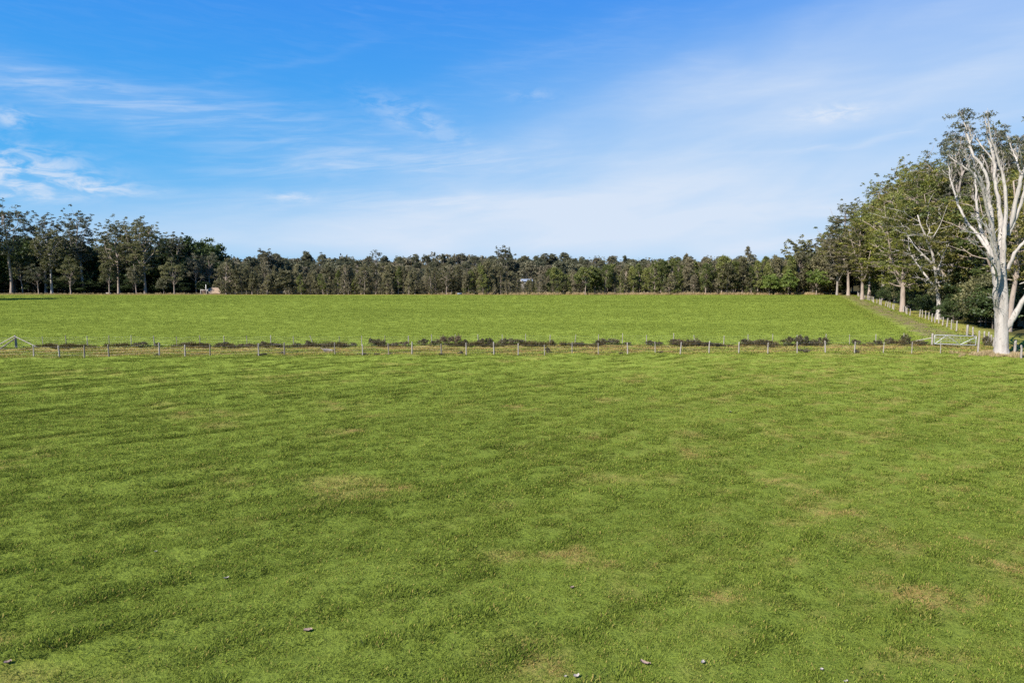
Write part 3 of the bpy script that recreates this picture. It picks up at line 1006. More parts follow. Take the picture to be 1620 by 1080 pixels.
# ------------------------------------------------------------------ the great white gum by the fences
def white_tree():
    rng = np.random.default_rng(77)
    Y0 = ground(1585, 560.5)[1]
    bx, by = ground(1585, 560.5)
    root = empty('white_gum_tree', (bx, by, zg(bx, by)))
    tag(root, 'huge white-barked, nearly bare gum tree rising beside the fence corner', 'tree')
    pxm = Y0 / (F0 * math.cos(PITCH))            # metres per pixel at the tree

    def P(px, py, dy=0.0):
        q = at(px, py, Y0)                       # shape read in the plane of the trunk, then given depth
        return np.array([q[0] - bx, dy, q[2] - zg(bx, by)])

    def limb(pts, r, name='limb', n=None, sides=10, lump=.13):
        g = Geo()
        p = spline([P(*q) for q in pts], n or max(6, len(pts) * 4))
        p[2:-1] += rng.normal(0, .028, (len(p) - 3, 3))
        rr = np.interp(np.linspace(0, 1, len(p)), np.linspace(0, 1, len(r)), r) * pxm * .70 * (1 + .07 * np.sin(np.arange(len(p)) * 1.7 + len(pts)))
        if name == 'trunk':
            rr = rr * 1.0
        tube(g, p, rr, sides, lump, rng)
        g.build(name, M['white_bark'], root, True)
        return p, rr

    tips = []
    # trunk with flared, buttressed base
    g = Geo()
    p = spline([P(1585, 564), P(1585, 558), P(1584.5, 548), P(1584.5, 530), P(1584, 505), P(1584, 480), P(1584, 455), P(1584, 435)], 30)
    rr = np.interp(np.linspace(0, 1, 30), [0, .05, .12, .26, .45, .62, .8, 1.0], [19, 14.6, 11.6, 9.7, 9.3, 9.2, 8.8, 6.5]) * pxm
    sides = 20
    th = np.linspace(0, 2 * math.pi, sides, endpoint=False)
    vv = []
    for i, (c, r) in enumerate(zip(p, rr)):
        k = math.exp(-i / 4.0)
        m_ = 1 + (.04 + .12 * k) * np.sin(5 * th + .7) + .05 * np.sin(3 * th + i * .18) + .02 * np.sin(8 * th + i * .3) + rng.uniform(-.012, .012, sides)
        vv.append(np.stack([c[0] + r * m_ * np.cos(th), c[1] + r * m_ * np.sin(th), np.full(sides, c[2])], 1))
    v = np.vstack(vv)
    i_ = np.arange(29)[:, None] * sides; j = np.arange(sides)[None]; k_ = (j + 1) % sides
    g.add(v, np.stack([i_ + j, i_ + k_, i_ + sides + k_, i_ + sides + j], -1).reshape(-1, 4))
    g.build('trunk', M['white_bark'], root, True)

    big = [
        # lower left limb
        ([(1578, 500, 0), (1573, 482, -.3), (1566, 464, -.8), (1565.5, 433, -1.4), (1558, 411, -1.8), (1549, 393, -2.2), (1538, 371, -2.6), (1529, 359, -2.8), (1515, 351, -3.0), (1506, 346, -3.1)], [6.0, 5.6, 4.8, 4.2, 3.7, 3.0, 2.2, 1.4, .6]),
        ([(1577, 425, 0), (1571, 407, -.6), (1560, 398, -1.4), (1550, 392, -2.1)], [3.2, 2.6, 2.2, 2]),
        ([(1549, 392, -2.2), (1540, 378, -2.4), (1531, 374, -2.5), (1511, 371, -2.8), (1496, 369, -3.0)], [1.8, 1.6, 1.3, 1, .5]),
        # stem up the left
        ([(1580, 450, .2), (1576, 429, .2), (1574, 400, .3), (1573, 364, .3), (1570, 329, .4), (1567, 312, .4)], [8, 7.2, 6.2, 5.0, 4.4, 3.6]),
        ([(1567.5, 316, .4), (1568.5, 300, .5), (1568, 281, .6), (1560, 257, .9), (1551, 242, 1.2), (1546.5, 213, 1.5), (1542, 187, 1.7), (1540, 178, 1.8)], [3.6, 3.5, 3.3, 2.9, 2.5, 1.9, 1.1, .5]),
        ([(1568, 318, .4), (1560, 302, .2), (1551, 288.5, -.2), (1540, 275.5, -.6), (1520, 261, -1.2), (1512, 246, -1.4), (1496, 235, -1.8), (1488, 228, -2)], [3.4, 3.2, 3.0, 2.5, 2.0, 1.5, 1.0, .4]),
        ([(1552, 289, -.2), (1535, 268, .4), (1518, 252, .9), (1508, 240, 1.2)], [2.0, 1.6, 1.1, .4]),
        ([(1551, 242, 1.2), (1549, 228, 1.5), (1554, 218, 1.8), (1556, 205, 2.0), (1552, 190, 2.1)], [1.6, 1.5, 1.2, .9, .4]),
        ([(1575, 400, .2), (1571, 384, -.2), (1562, 364, -.8), (1551, 340, -1.2), (1540, 314, -1.7), (1532, 300, -2.0), (1521, 288, -2.3), (1508, 274, -2.7), (1503, 264, -2.9), (1488, 250, -3.2), (1482, 243, -3.3)], [4.2, 3.8, 3.3, 2.9, 2.5, 2.2, 2.0, 1.7, 1.3, .8, .4]),
        ([(1572, 442, -.4), (1562, 435, -1.4), (1551, 424, -2.2), (1533, 415, -3.4), (1507, 400, -4.6), (1489, 389, -5.4), (1482, 384, -5.8)], [2.2, 2.0, 1.8, 1.4, 1.1, .8, .4]),
        # middle stems
        ([(1584, 445, -.2), (1583, 410, -.4), (1582.6, 364, -.6), (1586, 337, -.5), (1586, 300, -.4), (1582.6, 274, -.3), (1575, 253, -.3), (1568, 231, -.4), (1561, 213, -.5), (1558, 198, -.6), (1553, 178, -.7)], [5.4, 5.0, 4.6, 4.0, 3.2, 2.8, 2.3, 1.9, 1.5, 1.1, .4]),
        ([(1590, 450, .3), (1593, 420, .6), (1595.6, 355, 1.2), (1594.6, 318, 1.4), (1592, 285, 1.7), (1593.7, 259, 1.9), (1592, 240, 2.0), (1588, 216, 2.2), (1586, 194, 2.4), (1583.5, 176, 2.5)], [7.0, 6.4, 5.0, 4.0, 3.6, 3.2, 2.8, 2.2, 1.5, .6]),
        ([(1592, 250, 2.0), (1582, 226, 2.6), (1575, 210, 3.0), (1572, 196, 3.2)], [1.7, 1.4, 1.0, .4]),
        ([(1594, 370, .8), (1601, 355, .2), (1603, 318, -.4), (1605, 285, -.9), (1612, 255, -1.3), (1615, 235, -1.6), (1619.6, 218, -1.9), (1628, 196, -2.2), (1632, 180, -2.4)], [5.6, 5.0, 4.2, 3.7, 3.0, 2.6, 2.2, 1.4, .6]),
        ([(1604, 276, -1), (1603, 262, -.6), (1604, 250, -.3), (1601, 231, .2), (1599, 215, .5)], [2.0, 1.9, 1.8, 1.5, .6]),
        ([(1606, 268, -1), (1597, 250, -1.6), (1591, 238, -2.0), (1585, 226, -2.4)], [1.2, 1.0, .8, .4]),
        ([(1600, 372, .5), (1606.7, 351, .2), (1612, 327, -.2), (1615, 300, -.5), (1620, 274, -.8), (1630, 240, -1.2), (1636, 205, -1.5), (1634, 182, -1.6)], [4.2, 3.8, 3.3, 2.8, 2.5, 2.0, 1.3, .5]),
        # right side
        ([(1594, 425, 0), (1602, 398, -.5), (1611, 382, -1), (1620, 371, -1.4), (1636, 345, -2), (1648, 318, -2.4), (1655, 290, -2.6), (1664, 262, -2.8)], [4.0, 3.4, 3.0, 2.7, 2.2, 1.6, 1.1, .4]),
        ([(1588, 522, -.1), (1595, 507, -.5), (1604, 482, -.9), (1612, 462, -1.3), (1622, 440, -1.7), (1640, 408, -2.4), (1656, 378, -2.8), (1668, 340, -3.0), (1684, 300, -3.2)], [7.2, 6.4, 5.4, 4.9, 4.4, 3.6, 2.8, 1.9, .7]),
        ([(1600, 449, -1.2), (1606, 445, -1.6), (1615.6, 443, -2.0), (1624, 438, -2.3)], [1.0, 1.6, 1.6, .8]),
        ([(1610, 470, -1.2), (1620, 468, -1.8), (1634, 458, -2.4), (1650, 440, -3.0), (1662, 416, -3.4)], [2.2, 2.0, 1.6, 1.1, .4]),
        ([(1611, 476, -1.2), (1618, 474, -1.0), (1632, 472, -.6), (1646, 464, -.2)], [1.6, 1.4, 1.0, .4]),
        ([(1572, 476, -.2), (1566, 473, -.8), (1558, 472, -1.2)], [1.4, 1.0, .5]),
        ([(1624, 440, -1.8), (1622, 420, -1.4), (1628, 395, -1), (1626, 370, -.7), (1634, 330, -.4), (1640, 300, -.2)], [2.6, 2.2, 1.8, 1.4, .9, .4]),
        # away from and toward the viewer
        ([(1588, 430, .4), (1590, 400, 2.0), (1588, 360, 3.6), (1592, 320, 4.6), (1598, 280, 5.4), (1602, 240, 6.0), (1600, 212, 6.3)], [4.2, 3.8, 3.2, 2.6, 2.0, 1.3, .5]),
        ([(1581, 420, .3), (1576, 380, 2.2), (1566, 345, 3.8), (1560, 310, 4.8), (1557, 270, 5.6), (1560, 235, 6.2)], [3.8, 3.3, 2.7, 2.1, 1.5, .5]),
    ]
    alln = []
    for pts, r in big:
        pth, rr = limb(pts, r)
        tips.append((pth[-1], pth[-1] - pth[-3]))
        alln.append((pth, rr))
    # side twigs on the upper halves, one mesh of bare twigs
    g = Geo()
    for pth, rr in alln:
        n = len(pth)
        for q in range(max(1, int(n * .60))):
            i = rng.integers(int(n * .35), n - 1)
            d = unit(pth[min(i + 1, n - 1)] - pth[i - 1])
            s = unit(d * 1.1 + rng.normal(size=3) * .48 + np.array([0, 0, .7]))
            ln = rng.uniform(.6, 2.3) * (1.15 - .75 * i / n)
            e = pth[i] + s * ln
            e[2] = min(e[2], 26.2)
            m_ = pth[i] + s * ln * .5 + rng.normal(0, .08, 3)
            r_ = min(rr[i] * .45, .05)
            tube(g, spline([pth[i], m_, e], 5), np.linspace(r_, .012, 5), 4)
            for w_ in range(2):
                e2 = m_ + unit(s + rng.normal(size=3) * .8) * ln * .45
                e2[2] = min(e2[2], 26.2)
                tube(g, np.array([m_, (m_ + e2) / 2 + rng.normal(0, .04, 3), e2]), [r_ * .5, .016, .009], 3)
            if i > n * .8 and rng.uniform() < .35:
                tips.append((e, s))
    tag(g.build('twigs', M['white_bark'], root, True), kind='stuff')
    # thin tufts of grey-green leaves at the very tops
    cg = Geo()
    cen = []; cr = []
    for e, d in tips:
        if e[2] > 19.3 or (rng.uniform() < .06):
            for q in range(rng.integers(1, 4)):
                cen.append(e + rng.normal(0, .6, 3) * np.array([1, 1, .7]) + np.array([0, 0, -.35])); cr.append(rng.uniform(.35, .7))
    clump_leaves(cg, rng, np.array(cen), np.array(cr), 42, .30, .10, .75, .5, .4)
    cg.build('crown', M['gum_leaf_grey'], root)
    return root


white_tree()

# ------------------------------------------------------------------ gums of the right-hand stand
# (photo x of the trunk, distance, photo y of the top, crown radius, lean x, lean y, fork, clumps, leaves, bark, label)
RIGHT = [
    (1485.5, None, 505, 318, 6.2, -.26, -.05, .34, 34, 'gum_leaf', 'white_bark', 'leaning pale-trunked gum inside the track fence, forked low and reaching left'),
    (1428, None, 493, 322, 5.5, -.10, -.06, .30, 60, 'gum_leaf_bright', 'pink_bark', 'stout many-limbed gum with a pinkish trunk at the fence, left of the leaning gum'),
    (1364, None, 474, 352, 5.0, -.12, -.05, .32, 55, 'gum_leaf', 'pink_bark', 'short pale-trunked gum beside the shaded hollow where the track meets the far trees'),
    (1499, 138, 0, 182, 2.5, -.02, 0, .50, 40, 'gum_leaf_grey', 'grey_bark', 'very tall slim gum with a tufted grey top left of the white tree'),
    (1470, 152, 0, 244, 6.0, -.08, -.02, .40, 80, 'gum_leaf', 'pink_bark', 'broad olive gum whose flat top steps down left of the slim grey gum'),
    (1440, 168, 0, 256, 6.2, -.10, -.02, .36, 80, 'gum_leaf_bright', 'pink_bark', 'tall yellow-green gum in the middle of the slope of crowns'),
    (1412, 196, 0, 266, 6.2, -.08, 0, .38, 76, 'gum_leaf', 'pink_bark', 'tall gum with small dark tufts sticking out of its top'),
    (1392, 215, 0, 290, 6.6, -.08, 0, .36, 76, 'gum_leaf_bright', 'grey_bark', 'wide gum with bright clumps halfway down the slope of crowns'),
    (1370, 238, 0, 312, 7.2, -.08, 0, .36, 80, 'gum_leaf', 'pink_bark', 'large brownish gum just behind the outermost one of the stand'),
    (1336, 258, 0, 322, 8.4, -.10, -.02, .33, 84, 'gum_leaf', 'pink_bark', 'outermost big gum of the stand with ragged tufts against the sky'),
    (1322, 262, 0, 362, 6.5, -.06, -.02, .25, 70, 'oak_leaf', 'grey_bark', 'rounded brownish tree under the outermost big gum'),
    (1536, 140, 0, 232, 5.2, 0, 0, .40, 70, 'gum_leaf', 'grey_bark', 'dark gum filling the gap just left of the white tree'),
    (1562, 122, 0, 186, 3.6, .02, 0, .46, 60, 'gum_leaf_grey', 'grey_bark', 'tall dark-crowned gum directly behind the top of the white tree'),
    (1596, 132, 0, 198, 4.4, .02, 0, .42, 74, 'gum_leaf_grey', 'grey_bark', 'tall gum behind the right half of the white tree'),
    (1606, 102, 0, 255, 4.6, .04, 0, .42, 55, 'gum_leaf', 'pink_bark', 'pinkish-brown trunked gum standing just behind the white tree'),
    (1640, 118, 0, 200, 5.5, 0, 0, .42, 64, 'gum_leaf_grey', 'grey_bark', 'tall gum at the right edge behind the white tree'),
    (1690, 112, 0, 215, 5.5, 0, 0, .42, 64, 'gum_leaf', 'grey_bark', 'gum beyond the right edge of the stand'),
    (1520, 166, 0, 262, 6.0, 0, 0, .38, 64, 'gum_leaf', 'grey_bark', 'olive gum at the back of the stand, behind the leaning gum'),
    (1462, 186, 0, 268, 6.0, 0, 0, .38, 60, 'gum_leaf', 'grey_bark', 'olive gum in the second row behind the broad flat-topped gum'),
    (1426, 226, 0, 290, 6.5, 0, 0, .38, 60, 'gum_leaf', 'grey_bark', 'gum in the second row behind the tall yellow-green gum'),
    (1575, 165, 0, 262, 6.5, 0, 0, .36, 64, 'gum_leaf', 'grey_bark', 'gum deep in the stand seen between the white limbs'),
    (1740, 122, 0, 225, 6.0, 0, 0, .40, 60, 'gum_leaf', 'grey_bark', 'gum outside the frame past the right edge of the stand'),
]
for i, (px, Y, bpy_, tpy, R, lx, ly, fk, nc, lm, bm, lab) in enumerate(RIGHT):
    if Y is None:
        x, Y = ground(px, bpy_)
    else:
        x = xat(px, Y)
    H = at(px, tpy, Y)[2]
    near = Y < 180
    # the crown leans, so set the trunk foot where the picture shows it
    x0 = x - (0 if bpy_ else lx * H * .5)
    r0 = {1485.5: .42, 1428: .55, 1364: .50}.get(px, H * .0155)
    tm, cm = meshes(gum_parts(500 + i, H, R * 1.06, fk * .72, (lx, ly), int(nc * 1.5), (1.1, 1.9) if near else (1.2, 2.1), .31 if near else .46, .13 if near else .19, 200 if near else 135, r0=r0, limbs=7), M[bm], M[lm])
    tree_from('gum_tree', tm, cm, (x0, Y, zg(x0, Y)), 0, 1, lab, 'tree', 'gum trees of the stand on the right')

# dark understorey between their trunks
UND = []
for i in range(7):
    H = [6, 8, 10, 7, 12, 5, 9][i]
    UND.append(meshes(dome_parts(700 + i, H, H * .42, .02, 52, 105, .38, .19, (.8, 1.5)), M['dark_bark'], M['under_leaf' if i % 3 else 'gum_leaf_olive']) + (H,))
for i in range(120):
    Y = R_.uniform(106, 268)
    off = 6.5 + R_.uniform(0, 1) ** 1.3 * (12 + 26 * (Y - 90) / 180)
    x = float(xr(Y)) + off
    tm, cm, H = UND[R_.randrange(7)]
    if off < 9 and H > 9:
        tm, cm, H = UND[0]
    tree_from('understorey_tree', tm, cm, (x, Y, zg(x, Y)), R_.uniform(0, 6.28), R_.uniform(.75, 1.25),
              'dense dark-leaved small tree filling the shade under the gum stand', 'small tree', 'understorey trees under the gum stand')
for i in range(64):   # shrubs close behind the track fence
    Y = 118 + 146 * ((i * .61803) % 1.0)
    x = float(xr(Y)) + R_.uniform(3.5, 9.5)
    tm, cm, H = UND[[1, 2, 4, 5][i % 4]]
    s_u = R_.uniform(1.8, 4.8) / H
    if abs(Y - 132) < 6 or abs(Y - 152) < 5: s_u *= .55
    tree_from('understorey_tree', tm, cm, (x, Y, zg(x, Y)), R_.uniform(0, 6.28), (s_u * 1.25, s_u * 1.25, s_u),
              'dark shrub crowding the track fence under the gum stand', 'small tree', 'shrubs crowding the track fence')
for i in range(26):   # behind the white tree and on to the right
    Y = R_.uniform(108, 175); x = xat(R_.uniform(1560, 1800), Y)
    tm, cm, H = UND[R_.randrange(7)]
    tree_from('understorey_tree', tm, cm, (x, Y, zg(x, Y)), R_.uniform(0, 6.28), R_.uniform(.8, 1.3),
              'dense dark-leaved small tree filling the shade under the gum stand', 'small tree', 'understorey trees under the gum stand')

def right_top(px):
    return np.interp(px, [1305, 1330, 1350, 1390, 1420, 1445, 1480, 1520, 1560, 1640, 1800], [402, 352, 332, 302, 280, 260, 254, 244, 225, 222, 230])


MID = []
for i in range(7):
    H = [16, 19, 15, 21, 18, 14, 20][i]
    pt = gum_parts(760 + i, H, H * .30, .16, (-.06, -.03), 74, (.8, 1.5), .33, .14, 170, limbs=8, shell=.45, rim_n=8)
    MID.append(meshes(pt, M['pink_bark'], M[['gum_leaf', 'gum_leaf_bright', 'oak_leaf_green', 'gum_leaf'][i % 4]]) + (H,))
mids = []
for i in range(92):
    Y = 112 + 155 * ((i * .61803) % 1.0)
    x = float(xr(Y)) + 4.5 + R_.uniform(0, 14) + (6 if Y < 140 else 0)
    px = 810 + F0 * x / Y * 1.0
    tz = at(px, right_top(px) + R_.uniform(8, 85), Y)[2]
    tm, cm, H = MID[R_.randrange(7)]
    s_m = tz / H
    mids.append(tree_from('gum_tree', tm, cm, (x, Y, zg(x, Y)), R_.uniform(-.6, .6), (min(1.6, s_m) * R_.uniform(1.0, 1.3),) * 2 + (s_m,), 'mid-height olive gum', 'tree', 'mid-height gums of the right-hand stand'))

for i in range(34):   # the corner behind the end of the stand
    Y = R_.uniform(268, 300); px = R_.uniform(1308, 1500); x = xat(px, Y)
    tz = at(px, R_.uniform(352, 420) - (px - 1308) * .2, Y)[2]
    tm, cm, H = MID[R_.randrange(7)]
    mids.append(tree_from('gum_tree', tm, cm, (x, Y, zg(x, Y)), R_.uniform(0, 6), (min(1.5, tz / H) * 1.15,) * 2 + (tz / H,), 'mid-height olive gum', 'tree', 'mid-height gums of the right-hand stand'))
for n, o in enumerate(sorted(mids, key=lambda o: -o.location.y)):
    o['label'] = f"mid-height olive gum of the right-hand stand, {ORD[n]} counting from its far end"

# ferny yellow-green bushes by the gate and the track fence
FERN = []
for i in range(4):
    tg, cg = bush_parts(900 + i, 2.2, 1.7, 22, 60, .34, .12)
    FERN.append((tg.mesh('stem', M['dark_bark'], True), cg.mesh('foliage', M['bush_fern' if i % 2 else 'bush_leaf'])))
ferns = [(1540, 500, 1.25, 1, 'yellow-green ferny bush left of the white tree trunk'), (1556, 494, 1.35, 3, 'rusty green ferny bush nearest behind the white tree trunk'),
         (1521, 497, 1.2, 1, 'ferny bush beside the track fence behind the gate'), (1508, 500, 1.0, 3, 'small ferny bush at the track fence past the leaning gum'),
         (1560, 512, .8, 1, 'low ferny bush behind the short corner posts'), (1470, 490, 1.0, 1, 'ferny bush left of the leaning gum foot'),
         (1536, 512, .7, 3, 'little fern clump behind the thick track fence post'), (1500, 489, 1.3, 0, 'dark mounded bush right of the leaning gum foot'), (1513, 487, 1.3, 2, 'dark spreading bush behind the ferny bushes')]
for px, py, sc, k, lab in ferns:
    x, y = ground(px, py)
    o = empty('fern_bush', (x, y, zg(x, y)), R_.uniform(0, 6.28), sc)
    tag(o, lab, 'bush', 'bushes behind the track fence')
    link(bpy.data.objects.new('stem', FERN[k][0]), o); link(bpy.data.objects.new('foliage', FERN[k][1]), o)

# ------------------------------------------------------------------ gums of the left-hand stand
LEFT = [
    (17, 281, 320, 8.2, .0, .46, 62, 'gum_leaf_grey', 'pink_bark', 'tallest gum of the left stand with a wide open crown at the picture edge'),
    (81, 280, 362, 6.6, -.03, .40, 52, 'gum_leaf', 'white_bark', 'gum with a bright white leaning trunk in the left stand'),
    (72, 292, 338, 6.4, .03, .52, 44, 'gum_leaf_grey', 'grey_bark', 'tufted tall gum behind the white leaning trunk'),
    (132, 288, 336, 7.0, -.05, .42, 62, 'gum_leaf_grey', 'grey_bark', 'high domed gum standing clear between two gaps in the left stand'),
    (110, 300, 375, 6.5, 0, .40, 46, 'gum_leaf', 'grey_bark', 'lower olive gum left of the high domed gum'),
    (187, 281, 352, 7.6, .0, .33, 66, 'gum_leaf', 'pink_bark', 'spreading gum with a forked pink trunk in the left stand'),
    (229, 280, 346, 7.8, .02, .33, 66, 'gum_leaf', 'pink_bark', 'upright gum with a long bare pale trunk right of the forked gum'),
    (212, 296, 350, 6.5, 0, .45, 44, 'gum_leaf_grey', 'grey_bark', 'gum between and behind the two pink-trunked gums'),
    (274, 296, 374, 5.8, .06, .48, 38, 'gum_leaf_grey', 'grey_bark', 'last tall gum of the left stand with an outflung tuft on its right'),
    (155, 302, 384, 6.5, 0, .38, 44, 'gum_leaf', 'dark_bark', 'shaded gum at the back of the left stand'),
    (-28, 276, 330, 8.0, 0, .42, 58, 'gum_leaf_grey', 'grey_bark', 'gum just past the left picture edge'),
    (-75, 280, 345, 8.0, 0, .42, 58, 'gum_leaf', 'grey_bark', 'second gum past the left picture edge'),
]
for i, (px, Y, tpy, R, lx, fk, nc, lm, bm, lab) in enumerate(LEFT):
    x = xat(px, Y); H = at(px, tpy, Y)[2]
    tm, cm = meshes(gum_parts(1500 + i, H, R, fk * .92, (lx, 0), int(nc * 1.45), (1.2, 2.2), .54, .26, 125, r0=H * .017, limbs=7), M[bm], M['gum_leaf_olive' if lm == 'gum_leaf' else lm])
    tree_from('gum_tree', tm, cm, (x, Y, zg(x, Y)), 0, 1, lab, 'tree', 'gum trees of the stand on the left')
small_left = [(111, 274, 410, 'olive round-headed small tree on a short pale trunk before the left stand'), (172, 276, 412, 'narrow olive small tree left of the forked gum'),
              (275, 275, 412, 'bushy olive small tree alone at the right end of the left stand'), (258, 277, 440, 'low bushy tree touching the lone olive tree'),
              (60, 278, 418, 'loose olive small tree beneath the white leaning trunk'), (35, 284, 405, 'yellowish-green small tree beside the tallest gum'),
              (215, 278, 420, 'thin olive small tree between the pink trunks'), (310, 290, 402, 'dark rounded tree where the left stand meets the far treeline'), (332, 296, 398, 'dark broad tree above the bare earth bank')]
for i, (px, Y, tpy, lab) in enumerate(small_left):
    x = xat(px, Y); H = at(px, tpy, Y)[2]
    tm, cm = meshes(dome_parts(1700 + i, H, H * (.34 if i not in (1, 6) else .2), .15, 50, 95, .46, .22, (.8, 1.4)), M['pink_bark'], M['hill_leaf' if i in (3, 4, 6, 7, 8) else 'gum_leaf_olive'])
    tree_from('small_tree', tm, cm, (x, Y, zg(x, Y)), 0, 1, lab, 'tree', 'small trees before the left stand')
DARK = []
for i in range(6):
    H = [15, 17, 19, 13, 16, 12][i]
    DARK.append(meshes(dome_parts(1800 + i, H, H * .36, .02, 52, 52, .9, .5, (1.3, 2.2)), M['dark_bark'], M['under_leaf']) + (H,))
for i in range(120):
    Y = R_.uniform(293, 345); x = xat(R_.uniform(-160, 350), Y)
    tm, cm, H = DARK[R_.randrange(6)]
    tree_from('dark_tree', tm, cm, (x, Y, zg(x, Y)), R_.uniform(0, 6.28), R_.uniform(1.0, 1.38), 'dark dense tree in the shade behind the left stand', 'tree', 'dark trees behind the left stand')
for i in range(60):
    Y = R_.uniform(286, 312); x = xat(-60 + 405 * ((i * .61803) % 1.0), Y)
    tm, cm, H = UND[[1, 2, 5][i % 3]]
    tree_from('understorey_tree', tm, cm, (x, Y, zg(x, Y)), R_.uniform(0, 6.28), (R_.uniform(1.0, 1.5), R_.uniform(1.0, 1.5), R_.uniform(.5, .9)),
              'dark shrubby tree low in the shade between the trunks of the left stand', 'small tree', 'shrubby trees under the left stand')
# trees just outside the picture on the left whose shadow lies on the field
for i, (x, Y, H) in enumerate([(-183, 203, 31), (-196, 200, 30), (-212, 204, 33), (-176, 208, 24)]):
    tm, cm = meshes(gum_parts(1900 + i, H, 7, .4, (0, 0), 60, (1.5, 2.4), .8, .4, 80), M['grey_bark'], M['gum_leaf_grey'])
    tree_from('gum_tree', tm, cm, (x, Y, zg(x, Y)), 0, 1, 'gum standing in the field left of the picture, casting the long shadow', 'tree', 'gum trees left of the field')

# ------------------------------------------------------------------ far treeline along the back of the field
OAK = []
for i in range(12):
    H = [10.5, 11.5, 9.5, 12.5, 10, 11, 8.5, 12, 9, 11.5, 10.5, 13][i]
    sh = ['cone', 'col', 'round', 'cone', 'round', 'col', 'round', 'cone', 'col', 'round', 'col', 'cone'][i]
    Rr = H * {'cone': .25, 'col': .20, 'round': .30}[sh]
    OAK.append((oak_parts(2100 + i, H, Rr, sh, 84, 44, .52, .16, (.42, .85), [.04, .08, .15][i % 3]), H, sh))
OAKM = []
for mt in ('oak_leaf', 'oak_leaf_green'):
    for parts, H, sh in OAK:
        OAKM.append(meshes(parts, M['pink_bark'], M[mt]) + (H, sh))


def skyline(px):
    """photo y of the top of the front row"""
    xs = [340, 380, 430, 500, 560, 620, 700, 760, 800, 822, 848, 880, 930, 980, 1040, 1100, 1180, 1240, 1290, 1320]
    ys = [412, 420, 424, 424, 420, 422, 424, 420, 422, 442, 442, 430, 424, 420, 418, 414, 412, 410, 404, 396]
    return np.interp(px, xs, ys)


seg_marks = [(350, 415, 'right of the earth bank'), (415, 560, 'right of the fallen white tree'),
             (560, 705, 'leading to the pale bare-branched tree'), (705, 838, 'right of the pale bare-branched tree'),
             (838, 925, 'right of the white shed roof'), (925, 1080, 'right of the spreading light-green tree'),
             (1080, 1184, 'right of the twin-spired tree'), (1184, 1330, 'right of the tall spire tree')]
px = 352.0
count = {}
while px < 1322:
    Y = YB + 1.5 + R_.uniform(0, 4)
    want = at(px, skyline(px) + (R_.uniform(0, 3) if 815 < px < 852 else R_.uniform(-7, 22)), Y)[2]
    gr = px > 860 and R_.random() < .62 or R_.random() < .14
    k = R_.randrange(12) + (12 if gr else 0)
    tm, cm, H, sh = OAKM[k]
    s = want / H
    x = xat(px, Y)
    sg = next(t for a, b, t in seg_marks if a <= px < b)
    key = (sg, )
    count[key] = count.get(key, 0) + 1
    shape = {'cone': 'pointed', 'col': 'narrow', 'round': 'rounded'}[sh]
    lab = f"{shape} {'green' if gr else 'brownish'} she-oak, {ORD[count[key] - 1]} in the row {sg}"
    tree_from('she_oak_tree', tm, cm, (x, Y, zg(x, Y)), R_.uniform(0, 6.28), (s * R_.uniform(.75, 1.2),) * 2 + (s,), lab, 'tree', 'front row of the far treeline')
    px += R_.uniform(5.0, 11)
for i in range(150):
    p = R_.uniform(345, 1335); Y = YB + R_.uniform(7, 24)
    want = at(p, skyline(p) + R_.uniform(-6, 8), Y)[2] * R_.uniform(.9, 1.0)
    k = R_.randrange(12) + (12 if (p > 860 and R_.random() < .55) else 0)
    tm, cm, H, sh = OAKM[k]
    s = want / H
    if 814 < p < 854: s *= .66
    x = xat(p, Y)
    tree_from('she_oak_tree', tm, cm, (x, Y, zg(x, Y)), R_.uniform(0, 6.28), (s * R_.uniform(.95, 1.3),) * 2 + (s,), 'she-oak standing in the rows behind the front of the far treeline', 'tree', 'back rows of the far treeline')

